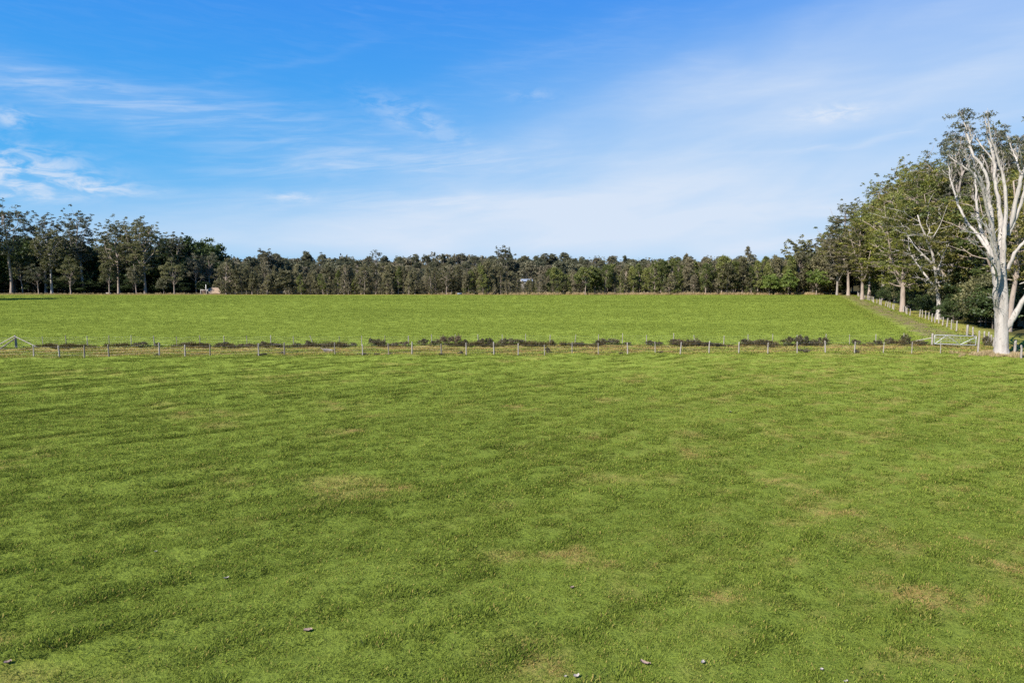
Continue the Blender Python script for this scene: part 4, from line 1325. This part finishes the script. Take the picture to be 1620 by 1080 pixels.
# single trees of the treeline that stand out
SPECIAL = [
    ('light_green_tree', 926, 266, 424, 'dome', 'oak_leaf_green', 'pink_bark', .44, 'spreading light-green tree with straw grass at its foot in the far treeline'),
    ('light_green_tree', 1248, 266, 432, 'dome', 'lime_leaf', 'pink_bark', .42, 'bright green tree left of the lime-topped one near the right-hand gums'),
    ('light_green_tree', 1292, 265, 428, 'dome', 'lime_leaf', 'pink_bark', .40, 'lime-topped tree hard against the right-hand gums'),
    ('light_green_tree', 1218, 267, 436, 'dome', 'lime_leaf', 'pink_bark', .42, 'low bright bushy tree next to the tall spire tree'),
    ('spire_tree', 1184, 290, 391, 'cone', 'oak_leaf', 'grey_bark', .17, 'tall dark spire tree poking above the far treeline'),
    ('spire_tree', 1087, 290, 402, 'cone', 'oak_leaf', 'grey_bark', .15, 'twin-spired thin tree, taller point'),
    ('spire_tree', 1082, 291, 405, 'cone', 'oak_leaf', 'grey_bark', .13, 'twin-spired thin tree, shorter point'),
    ('spire_tree', 988, 300, 405, 'cone', 'hill_leaf', 'grey_bark', .13, 'thin spire tree between the light-green tree and the twin spires'),
    ('tall_tree', 1262, 285, 382, 'gum', 'gum_leaf', 'pink_bark', .30, 'green gum stepping up toward the right-hand stand'),
    ('tall_tree', 1290, 282, 380, 'gum', 'hill_leaf', 'grey_bark', .30, 'dark tufted gum at the inner corner of the field'),
    ('tall_tree', 1312, 275, 388, 'gum', 'gum_leaf', 'pink_bark', .34, 'olive gum in front of the inner corner trees'),
    ('tall_tree', 798, 356, 393, 'gum', 'hill_leaf', 'grey_bark', .26, 'tall rounded gum breaking the skyline above the shed roof'),
    ('tall_tree', 595, 345, 396, 'thin', 'hill_leaf', 'grey_bark', .16, 'bare grey wispy tree sticking above the skyline'),
    ('tall_tree', 425, 345, 396, 'gum', 'hill_leaf', 'white_bark', .30, 'dark domed gum on the skyline with a pale trunk'),
    ('bare_tree', 706, 270, 424, 'thin', 'oak_leaf', 'pink_bark', .30, 'pale bare-branched tree with hardly any leaves in the treeline front'),
    ('bare_tree', 452, 271, 428, 'dome', 'oak_leaf', 'pink_bark', .30, 'pale brown tree over the right end of the fallen white log'),
]
for i, (nm, px, Y, tpy, kind, lm, bm, wr, lab) in enumerate(SPECIAL):
    x = xat(px, Y); z0 = zg(x, Y); H = at(px, tpy, Y)[2] - z0
    sd = 2500 + i
    if kind == 'dome': pt = dome_parts(sd, H, H * wr, .1, 62, 60, .6, .3, (.7, 1.3))
    elif kind == 'cone': pt = oak_parts(sd, H, H * wr, 'cone', 80, 36, .6, .2, (.4, .8), .3)
    elif kind == 'gum': pt = gum_parts(sd, H, H * wr, .35, (0, 0), 60, (1.0, 1.8), .65, .32, 80)
    else: pt = gum_parts(sd, H, H * wr, .25, (0, 0), 26, (.5, .9), .5, .2, 16, limbs=10)
    tm, cm = meshes(pt, M[bm], M[lm])
    tree_from(nm, tm, cm, (x, Y, z0), 0, 1, lab, 'tree', 'standing-out trees of the far treeline')

# wooded rise behind
HILL = []
for i in range(8):
    H = [15, 17, 14, 18, 16, 13, 19, 15][i]
    HILL.append(meshes(dome_parts(2700 + i, H, H * [.36, .33, .42, .3, .38, .42, .32, .36][i], .05, 70, 58, .9, .55, (1.3, 2.1)), M['grey_bark'], M['hill_leaf']) + (H,))


def hillline(px):
    xs = [300, 340, 375, 410, 430, 470, 520, 570, 620, 650, 672, 680, 720, 770, 800, 850, 900, 950, 1010, 1060, 1120, 1200, 1260, 1330]
    ys = [398, 402, 407, 405, 398, 402, 403, 406, 408, 410, 416, 411, 410, 406, 402, 400, 402, 406, 408, 410, 409, 410, 402, 392]
    return np.interp(px, xs, ys)


hill_objs = []
for i in range(250):
    p = 240 + (1400 - 240) * ((i * .61803) % 1.0) + R_.uniform(-4, 4)
    row = i % 3
    Y = [R_.uniform(335, 370), R_.uniform(390, 430), R_.uniform(450, 510)][row]
    x = xat(p, Y); z0 = zg(x, Y)
    tz = at(p, hillline(p) + R_.uniform(-2, 13) + [8, 3, -1][row], Y)[2]
    tm, cm, H = HILL[R_.randrange(8)]
    s = max(.45, (tz - z0) / H)
    o = tree_from('hill_tree', tm, cm, (x, Y, z0), R_.uniform(0, 6.28), (s * R_.uniform(.85, 1.15), s * R_.uniform(.85, 1.15), s), 'round-crowned gum of the wooded rise beyond the far treeline', 'tree', 'trees of the wooded rise')
    hill_objs.append((row, p, o))
for row, nm in ((0, 'front'), (1, 'middle'), (2, 'skyline')):
    for n, (_r, p, o) in enumerate(sorted((h for h in hill_objs if h[0] == row), key=lambda h: h[1])):
        o['label'] = f"round-crowned gum in the {nm} row of the wooded rise, {ORD[n]} from the left"
# far woods so that no gap looks through to nothing
fw = Geo()
frng = np.random.default_rng(9)
fx = np.concatenate([frng.uniform(-900, 900, 700), frng.uniform(-420, 420, 500)]); fy = np.concatenate([frng.uniform(540, 760, 700), frng.uniform(512, 545, 500)])
cen = np.stack([fx, fy, gz(fx, fy) + np.concatenate([frng.uniform(2, 7, 700), frng.uniform(0, 4, 500)])], 1)
clump_leaves(fw, frng, cen, np.concatenate([frng.uniform(3.5, 6.5, 700), frng.uniform(2.2, 3.4, 500)]), 64, 2.0, 1.3, .8, .2, .6)
tag(fw.build('far_woods', M['hill_leaf']), 'dark unbroken woods on the far side of the rise', 'woods', kind='stuff')

# ------------------------------------------------------------------ fences
prng = np.random.default_rng(33)


def post_mesh(name, mat, h, r, seed):
    r = r * .70
    rng = np.random.default_rng(seed)
    g = Geo()
    n = 6; sides = 8
    zs = np.array([-.35, 0, h * .35, h * .7, h * .96, h])
    rad = r * np.array([1.05, 1.04, 1, .96, .93, .80])
    pth = np.stack([rng.normal(0, r * .12, n), rng.normal(0, r * .12, n), zs], 1); pth[:2, :2] = 0
    tube(g, pth, rad, sides, .14, rng, cap=True)
    return g.mesh(name, mat)


POST = [post_mesh('post', M['post_wood'], 1.22, .085, 40 + i) for i in range(5)]
POSTD = [post_mesh('post', M['post_dark'], 1.22, .085, 50 + i) for i in range(4)]
BIG = [post_mesh('end_post', M['post_wood'], 1.5, .19, 60 + i) for i in range(3)]


def put_post(root, me, x, y, s=1.0, tilt=(0, 0), w=1.0, name='post', sink=0.0):
    o = bpy.data.objects.new(name, me)
    o.location = (x - root.location.x, y - root.location.y, zg(x, y) - root.location.z - sink)
    o.rotation_euler = (tilt[0], tilt[1], prng.uniform(0, 6.28) if abs(tilt[0]) + abs(tilt[1]) < .08 else 0)
    o.scale = (w, w, s)
    return link(o, root)


def put_wires(root, pts, hs):
    for h in hs:
        g = Geo()
        path = np.array([[p[0] - root.location.x, p[1] - root.location.y, zg(*p) + h - root.location.z] for p in pts])
        tube(g, path, np.full(len(path), .003), 4)
        g.build('wire', M['wire'], root)


near_px = [45, 86, 126, 165, 246, 287, 327, 405, 446, 527, 571, 613, 650, 697, 737, 781, 820, 862, 906, 948, 995, 1039, 1079, 1125, 1172.5, 1219, 1266, 1311, 1357.6, 1403.5, 1449, 1495]
thin = {906, 948, 1039, 862, 1403.5, 1449, 1495}
darkset = {126, 165, 446, 327, 613, 527, 697}
nr = empty('near_fence', (0, float(yn(0)), zg(0, float(yn(0)))))
tag(nr, 'nearer post and wire fence of weathered split posts crossing the whole paddock', 'fence')
pts = []
for px in [-300, -215, -130, -45] + near_px:
    x = 0.0
    for _ in range(4):
        Y = float(yn(x)); x = xat(px, Y)
    dk = px in darkset
    me = (POSTD if dk else POST)[int(prng.integers(0, 4))]
    put_post(nr, me, x, Y, prng.uniform(.96, 1.12) * (.95 if px in thin else 1.02), (prng.normal(0, .025), prng.normal(0, .03)), .72 if px in thin else prng.uniform(1.0, 1.25))
    pts.append((x, Y))
x, y = ground(1547, 559)
put_post(nr, BIG[0], x, y, 1.72, (0, 0), .78, 'end_post'); pts.append((x, y))
put_wires(nr, pts, (.28, .55, .82, 1.08))

far_px = [61, 98, 132, 167, 202, 239, 275, 312, 350.5, 387, 424.6, 461, 493, 534, 570, 607, 645, 682, 719, 756, 795, 832, 871, 910, 948, 986, 1025, 1068, 1102, 1148, 1187, 1226, 1265, 1311, 1349, 1391, 1435]
fr = empty('far_fence', (0, float(yf(0)), zg(0, float(yf(0)))))
tag(fr, 'farther post and wire fence along the ditch, with a braced end at its left', 'fence')
pts = []
for px in [-260, -190, -120, -50] + far_px:
    x = 0.0
    for _ in range(4):
        Y = float(yf(x)) + .25; x = xat(px, Y)
    lean = -.30 if px == 493 else (.12 if px == 910 else (-.12 if px == 1102 else prng.normal(0, .03)))
    me = (POSTD if px in (98, 167, 275, 312, 387, 534, 607) else POST)[int(prng.integers(0, 4))]
    put_post(fr, me, x, Y, prng.uniform(.98, 1.12), (prng.normal(0, .02), lean), prng.uniform(.62, .9))
    pts.append((x, Y))
put_wires(fr, pts, (.28, .55, .82, 1.08))
ex = xat(17, float(yf(-62)) + .1); ey = float(yf(ex)) + .1
put_post(fr, BIG[1], ex, ey, .98, (0, 0), 1.0, 'end_post')
for (dx, dy, r, mt) in ((3.0, -.4, .05, 'dead_wood'), (-2.6, -.3, .05, 'dead_wood'), (-1.5, -1.2, .085, 'post_dark')):
    g = Geo()
    zt = zg(ex, ey) + (1.42 if mt == 'dead_wood' else 1.1)
    a = np.array([ex, ey - .15, zt]); b = np.array([ex + dx, ey + dy, zg(ex + dx, ey + dy) - .05])
    off = np.array(fr.location)
    tube(g, spline([a - off, (a + b) / 2 - off, b - off], 5), np.full(5, r), 6, .05, prng)
    g.build('stay', M[mt], fr, True)

rr_ = empty('track_fence', (float(xr(110)), 110, zg(float(xr(110)), 110)))
tag(rr_, 'close-set row of pale split posts running away beside the dirt track and gums', 'fence')
tr_px = [(1513, 524), (1505, 521), (1498, 517.5), (1491, 515), (1485, 512), (1479, 510.5), (1474, 509), (1469, 506), (1464, 504), (1459, 502), (1455, 501)]
pts = []
for px, py in tr_px:
    x, y = ground(px, py)
    put_post(rr_, POST[int(prng.integers(0, 5))], x, y, prng.uniform(1.15, 1.3), (prng.normal(0, .03), prng.normal(0, .03)), prng.uniform(1.5, 1.9))
    pts.append((x, y))
y = pts[-1][1] + 4.0
while y < 258:
    x = float(xr(y)) + prng.normal(0, .3)
    put_post(rr_, POST[int(prng.integers(0, 5))], x, y, prng.uniform(1.0, 1.3), (prng.normal(0, .05), prng.normal(0, .05)), prng.uniform(1.5, 2.1))
    pts.append((x, y)); y += prng.uniform(3.2, 5.2)
put_wires(rr_, pts, (.3, .6, .9, 1.2))
cf = empty('corner_fence', (float(xr(84)), 84, zg(float(xr(84)), 84)))
tag(cf, 'short fence of thick pale posts past the white tree trunk', 'fence')
pts = []
for px, py, s, w in ((1530, 530.5, 1.0, 1.15), (1539, 531, .82, .85), (1557, 541, .95, .85), (1563.5, 540, .85, .8), (1568, 543, .75, .8), (1572, 546, .8, .8), (1605, 559, 1.0, 1.0), (1615.5, 566, .90, .75), (1652, 578, .95, .9), (1690, 590, .95, .9)):
    x, y = ground(px, py)
    put_post(cf, BIG[int(prng.integers(0, 3))], x, y, s, (prng.normal(0, .05), prng.normal(0, .06)), w)
    pts.append((x, y))
put_wires(cf, pts, (.35, .7, 1.05))

# ---- steel farm gate
g0x, g0y = ground(1476.5, 543.5)
g1x, g1y = ground(1545, 546)
gl = math.hypot(g1x - g0x, g1y - g0y)
gt = empty('farm_gate', (g0x, g0y, zg(g0x, g0y)), math.atan2(g1y - g0y, g1x - g0x))
tag(gt, 'pale pipe farm gate with diagonal braces closing the field beside the white tree', 'gate')
zb, zt = .22, 1.32


def bar(name, a, b, r, mat='galv', sides=8):
    g = Geo()
    tube(g, spline([np.array(a), np.array(b)], 3), np.full(3, r), sides)
    return g.build(name, M[mat], gt, True)


for nm, z in (('rail', zb), ('rail', zt), ('rail', .62), ('rail', .97)):
    bar(nm, (.12, 0, z), (gl - .1, 0, z), .045 if z in (zb, zt) else .010)
bar('stile', (.12, 0, zb), (.12, 0, zt), .04)
bar('stile', (gl - .1, 0, zb), (gl - .1, 0, zt), .04)
bar('brace', (.15, -.03, zb), (gl * .30, -.03, zt), .036)
bar('brace', (gl * .30, -.03, zt), (gl * .62, -.03, zb), .03)
bar('brace', (gl * .62, -.03, zb), (gl - .12, -.03, zt - .1), .036)
for i in range(12):
    xx = .12 + (gl - .22) * (i + .5) / 12
    bar('upright', (xx, .02, zb), (xx, .02, zt), .005, 'galv', 4)
o = bpy.data.objects.new('gate_post', BIG[2]); o.location = (-.12, 0, 0); o.scale = (.95, .95, .98); link(o, gt)
sg_ = Geo()
tube(sg_, spline([np.array([-.2, -.05, .95]), np.array([-2.2, -.2, .45]), np.array([-4.4, -.3, .0])], 6), np.full(6, .055), 6, .08, prng)
sg_.build('stay', M['dead_wood'], gt, True)

# ------------------------------------------------------------------ bushes along the fences
BUSH = []
for i in range(9):
    b = bush_parts(3000 + i, .9, .8, 16, 46, .17, .06)
    BUSH.append((b[0].mesh('stem', M['dark_bark'], True), b[1].mesh('foliage', M['bush_brown' if i % 4 == 3 else 'bush_leaf'])))
# (photo x from, to, height in photo px, brownish)
FB = [(202, 231, 7, 0), (238, 249, 7, 0), (279, 298, 6, 1), (308, 319, 5, 0), (337, 360, 7, 0), (376, 394, 6, 1), (406, 420, 6, 0), (421, 443, 5, 0), (461, 473, 7, 0),
      (478, 491, 7, 0), (515, 523, 4, 0), (533, 545, 4, 1), (549, 563, 6, 0), (579, 594, 9, 0), (590, 608, 10, 0), (613, 630, 6, 0), (630, 645, 6, 1), (659, 680, 8, 0), (680, 698, 9, 0), (696, 714, 12, 1),
      (712, 728, 13, 1), (724, 741, 9, 0), (753, 768, 8, 0), (766, 782, 9, 0), (786, 804, 9, 0), (802, 829, 10, 0), (871, 878, 8, 0), (911, 925, 6, 0), (943, 962, 9, 0), (958, 982, 9, 0),
      (988, 1000, 5, 0), (1020, 1040, 6, 0), (1036, 1053, 6, 0), (1062, 1086, 9, 1), (1088, 1110, 10, 0), (1111, 1146, 5, 0), (1173, 1196, 8, 0), (1194, 1220, 8, 0), (1216, 1227, 7, 1),
      (1238, 1262, 12, 0), (1258, 1284, 13, 0), (1282, 1302, 10, 0), (1298, 1318, 10, 0), (1353, 1367, 8, 0), (1387, 1401, 8, 0), (1404, 1418, 10, 0), (1431, 1447, 11, 0), (1449, 1475, 7, 0)]
fbr = random.Random(4)
for n, (a, b, hpx, br) in enumerate(FB):
    px = (a + b) / 2
    x = 0.0
    for _ in range(4):
        Y = float(yf(x)) - .02; x = xat(px, Y)
    wid = (b - a) * Y / F0 * .55
    hgt = hpx * Y / F0 * fbr.uniform(1.0, 1.5)
    k = fbr.choice([3, 7]) if br else fbr.choice([0, 1, 2, 4, 5, 6, 8])
    look = ('tall' if hpx >= 10 else 'low' if hpx <= 6 else 'mid-height') + (' wide' if b - a > 22 else ' small' if b - a < 13 else '') + (' brown' if br else ' dark green')
    o = empty('ditch_bush', (x, Y, zg(x, Y) + .03), fbr.choice([0, math.pi]) + fbr.uniform(-.3, .3), (wid / .8, max(.5, wid / .8 * .6), hgt / .9))
    side = n + 1 if n < 24 else len(FB) - n
    tag(o, f"{look} bush along the far fence ditch, {ORD[side - 1]} counting from the {'left' if n < 24 else 'right'} end", 'bush', 'bushes along the far fence')
    link(bpy.data.objects.new('stem', BUSH[k][0]), o); link(bpy.data.objects.new('foliage', BUSH[k][1]), o)
NB = [(248, 563.5, 10, 3, 'small dark tuft at the foot of a near fence post, farthest left of its kind'), (411, 562.5, 12, 4, 'dark tuft hugging the white near fence post left of the dead log'),
      (419, 562, 8, 4, 'little dark tuft beside the white post tuft'), (447, 561, 11, 7, 'dark upright tuft on a grey near fence post'), (573, 561.5, 18, 4, 'flat dark clump under the near fence right of the dead log'),
      (596, 561.5, 12, 3, 'low tuft between two near fence posts right of the flat clump'), (615, 562, 12, 4, 'dark tuft at a grey post midway along the near fence'), (698, 562, 12, 3, 'small tuft at the reddish near fence post'),
      (729, 560, 8, 6, 'tuft left of a white near fence post near the middle'), (866, 557, 10, 8, 'round black-green bush standing alone in the lane middle'), (982, 559.5, 12, 3, 'thin tuft left of the tallest middle near post'),
      (1044, 560, 12, 4, 'dark tuft by a thin near fence post right of the middle'), (1270, 558, 22, 7, 'wide dark clump under the near fence toward the gate'), (1355, 559, 9, 6, 'black tuft at the foot of a white post toward the gate'),
      (1563, 545, 22, 18, 'green bush between the gate post and the white tree')]
for n, (px, py, wpx, hpx, lab) in enumerate(NB):
    x, y = ground(px, py)
    wid = wpx * y / F0 * .5; hgt = hpx * y / F0 * 1.15
    k = fbr.choice([0, 1, 2, 4, 5, 6, 8])
    o = empty('fence_bush', (x, y, zg(x, y) - .03), fbr.uniform(-.4, .4), (wid / .8, max(.35, wid / .8 * .7), hgt / .9))
    tag(o, lab, 'bush', 'tufts under the near fence')
    link(bpy.data.objects.new('stem', BUSH[k][0]), o); link(bpy.data.objects.new('foliage', BUSH[k][1]), o)


# ------------------------------------------------------------------ logs, bank, shed and small things
def log(name, px0, px1, py, r, mat, label, branches=(), bend=.1, cat='log'):
    a = ground(px0, py); b = ground(px1, py)
    Y = a[1]
    o = empty(name, (a[0], Y, zg(a[0], Y)))
    tag(o, label, cat)
    L = b[0] - a[0]
    g = Geo()
    tube(g, spline([np.array([0, 0, r * .7]), np.array([L * .5, bend, r * .8]), np.array([L, 0, r * .6])], 8), r * np.linspace(1, .6, 8), 9, .12, prng)
    g.build('trunk', M[mat], o, True)
    for t, dx, dy, dz, br in branches:
        g = Geo()
        s = np.array([L * t, 0, r * .9])
        e = s + np.array([dx, dy, dz])
        tube(g, spline([s, (s + e) / 2 + np.array([0, 0, -.12 * abs(dz)]), e], 6), np.linspace(br, br * .3, 6), 6, .1, prng)
        g.build('branch', M[mat], o, True)
    return o


log('dead_log', 512, 527, 556, .26, 'post_dark', 'dark weathered log lying in the lane beside a near fence post', ((.15, -.5, .1, .28, .10),))
log('fallen_tree', 417, 452, 464.2, .42, 'dead_wood', 'fallen white dead tree with upturned branches before the far treeline',
    ((.05, -1.6, .3, 1.3, .28), (.9, 1.2, .3, 1.9, .3), (.95, .3, .6, 2.6, .16), (.45, 1.3, -.4, .4, .2)), .5)
log('stump_log', 168, 176, 465, .34, 'dead_wood', 'small pale stump log at the foot of the left stand', ((.5, .3, 0, .7, .14),))

# bare earth bank beyond the corner of the field
bx0, by0 = xat(340, 282), 282
bank = Geo()
nb, mb = 16, 8
uu = np.linspace(-1, 1, nb); vv_ = np.linspace(0, 1, mb)
U, V = np.meshgrid(uu, vv_)
xx = bx0 + U * 5.6 + (vnoise(U * 4, V * 3, 3) - .5)
yy = by0 + V * 9 - 2
hh = 2.6 * sstep(0, .38, V) * (1 - sstep(.75, 1.0, V)) * (1 - np.abs(U) ** 4) * (.85 + .3 * vnoise(U * 3, V * 2, 7)) - .2
ii = (np.arange(mb - 1)[:, None] * nb + np.arange(nb - 1)[None]).ravel()
bank.add(np.stack([xx.ravel(), yy.ravel(), gz(xx.ravel(), yy.ravel()) + hh.ravel()], 1), np.stack([ii, ii + 1, ii + nb + 1, ii + nb], 1))
tag(bank.build('earth_bank', M['soil'], None, True), 'bare tan earth bank between the left stand and the far treeline', 'bank', kind='structure')

o = empty('white_pole', (xat(325.4, 277), 277, zg(xat(325.4, 277), 277)))
tag(o, 'thin white pole standing up beside the bare earth bank', 'pole')
g = Geo(); tube(g, np.array([[0, 0, -.3], [0, 0, 2], [0, 0, 3.6]]), [.16, .15, .13], 8); g.build('shaft', M['pale_paint'], o, True)
g = Geo(); tube(g, np.array([[0, 0, 3.6], [0, 0, 3.66], [0, 0, 3.75]]), [.2, .2, .12], 8); g.build('cap', M['pale_paint'], o, True)


def box(g, x0, x1, y0, y1, z0, z1):
    v = [(x0, y0, z0), (x1, y0, z0), (x1, y1, z0), (x0, y1, z0), (x0, y0, z1), (x1, y0, z1), (x1, y1, z1), (x0, y1, z1)]
    g.add(v, [(0, 3, 2, 1), (4, 5, 6, 7), (0, 1, 5, 4), (1, 2, 6, 5), (2, 3, 7, 6), (3, 0, 4, 7)])


o = empty('rusty_pen', (xat(322.5, 276), 276, zg(xat(322.5, 276), 276)))
tag(o, 'low rusty brown pen with pale corner posts left of the earth bank', 'pen')
g = Geo(); box(g, -1.0, 1.0, -.5, .5, .3, 1.35); g.build('panel', M['rust'], o)
for sx in (-1.15, 1.15):
    for sy in (-.6, .6):
        g = Geo(); tube(g, np.array([[sx, sy, -.3], [sx, sy, .9], [sx, sy, 1.85]]), [.16, .15, .14], 7, .06, prng); g.build('post', M['dead_wood'], o, True)
for sy in (-.62, .62):
    g = Geo(); box(g, -1.3, 1.3, sy - .06, sy + .06, 1.5, 1.72); g.build('rail', M['dead_wood'], o)

# farm shed whose roof shows over the treeline
sx, sy = xat(833, 330), 330
sz = at(833, 441, sy)[2] - 3.0
o = empty('farm_shed', (sx, sy, min(sz, zg(sx, sy) + 2.5) - .5), math.radians(8), .82)
tag(o, 'farm shed with a white metal roof half hidden behind the far treeline', 'shed')
base = zg(sx, sy) - o.location.z - .3
g = Geo(); box(g, -3.0, 3.0, -2.2, 2.2, base, 3.0); g.build('wall', M['shed_wall'], o)
g = Geo()
for s in (-1, 1):
    for k in range(10):
        xa = -3.4 + 6.8 * k / 10
        g.add([(xa, s * 2.7, 2.86), (xa + .66, s * 2.7, 2.86), (xa + .66, 0, 4.1), (xa, 0, 4.1), (xa, s * 2.7, 2.92), (xa + .66, s * 2.7, 2.92), (xa + .66, 0, 4.16), (xa, 0, 4.16)],
              [(0, 1, 2, 3), (4, 5, 6, 7), (0, 1, 5, 4), (1, 2, 6, 5), (0, 3, 7, 4)])
g.build('roof', M['roof_metal'], o)
g = Geo(); box(g, -.9, .9, -2.26, -2.2, base, 2.4); g.build('door', M['post_dark'], o)
g = Geo(); box(g, 1.6, 2.5, -2.26, -2.2, 1.3, 2.1); g.build('window', M['blue_plastic'], o)

o = empty('water_trough', (xat(727, 267.5), 267.5, zg(xat(727, 267.5), 267.5)))
tag(o, 'small pale blue trough half hidden at the foot of the far treeline', 'trough')
g = Geo(); box(g, -.9, .9, -.4, -.34, .1, .7); box(g, -.9, .9, .34, .4, .1, .7); box(g, -.9, -.84, -.34, .34, .1, .7); box(g, .84, .9, -.34, .34, .1, .7); box(g, -.84, .84, -.34, .34, .1, .2)
g.build('basin', M['blue_plastic'], o)
for s in (-.7, .7):
    g = Geo(); box(g, s - .1, s + .1, -.3, .3, -.1, .1); g.build('foot', M['post_dark'], o)

# bark and leaf litter lying on the near grass
LIT = [(487, 993, .30, .16, 0, 'pinkish curled bark piece alone on the grass, largest one toward the left'), (358, 915, .22, .08, .5, 'thin pale bark strip left of and above the largest bark piece'),
       (905, 931, .16, .12, .2, 'brown crumpled leaf on the grass below the straw patch'), (1021, 1056, .34, .12, -.7, 'long brown bark strip lying slantwise near the bottom edge'),
       (1112, 1055, .17, .12, .6, 'small white bark flake right of the long brown strip'), (912, 1068, .20, .15, .1, 'white bark flake left of the long brown strip'), (895, 1066, .10, .08, .1, 'tiny white flake beside the white bark flake'),
       (12, 1050, .22, .14, .3, 'brown bark scrap at the bottom left corner'), (1300, 1060, .11, .09, 0, 'tiny white flake at the bottom, toward the right corner'), (1338, 1077, .16, .08, .1, 'pale flake cut by the bottom edge'), (247, 880, .11, .08, .3, 'tiny white speck of bark left of the thin pale strip'),
       (1155, 652, .26, .2, 0, 'tiny dark dropping in the grass right of centre')]
for n, (px, py, L, Wd, rz, lab) in enumerate(LIT):
    L, Wd = L * .68, Wd * .7
    x, y = ground(px, py)
    g = Geo()
    nu, nv = 9, 6
    U, V = np.meshgrid(np.linspace(-1, 1, nu), np.linspace(-1, 1, nv))
    taper = 1 - .5 * np.abs(U) ** 2.5
    rngl = np.random.default_rng(4000 + n)
    X = U * L * .5 + rngl.normal(0, L * .02, U.shape)
    Yv = V * Wd * .5 * taper + .06 * L * np.sin(U * 2.2)
    Z = .03 + .05 * L + .30 * Wd * V ** 2 + .16 * L * U ** 2 * (1 if n % 2 else .4) + rngl.normal(0, .006, U.shape)
    ii = (np.arange(nv - 1)[:, None] * nu + np.arange(nu - 1)[None]).ravel()
    fc = np.stack([ii, ii + 1, ii + nu + 1, ii + nu], 1)
    v = np.stack([X.ravel(), Yv.ravel(), Z.ravel()], 1)
    g.add(np.vstack([v, v - np.array([0, 0, .008])]), np.vstack([fc, fc[:, ::-1] + nu * nv]))
    o = g.build('bark_piece', M['bark_pale'] if ('white' in lab or 'pale' in lab) else (M['dark_bark'] if 'dark' in lab else M['bark_litter']), None, True)
    o.location = (x, y, zg(x, y)); o.rotation_euler = (0, 0, rz)
    tag(o, lab, 'bark' if 'leaf' not in lab else 'leaf', 'bark litter on the near grass')
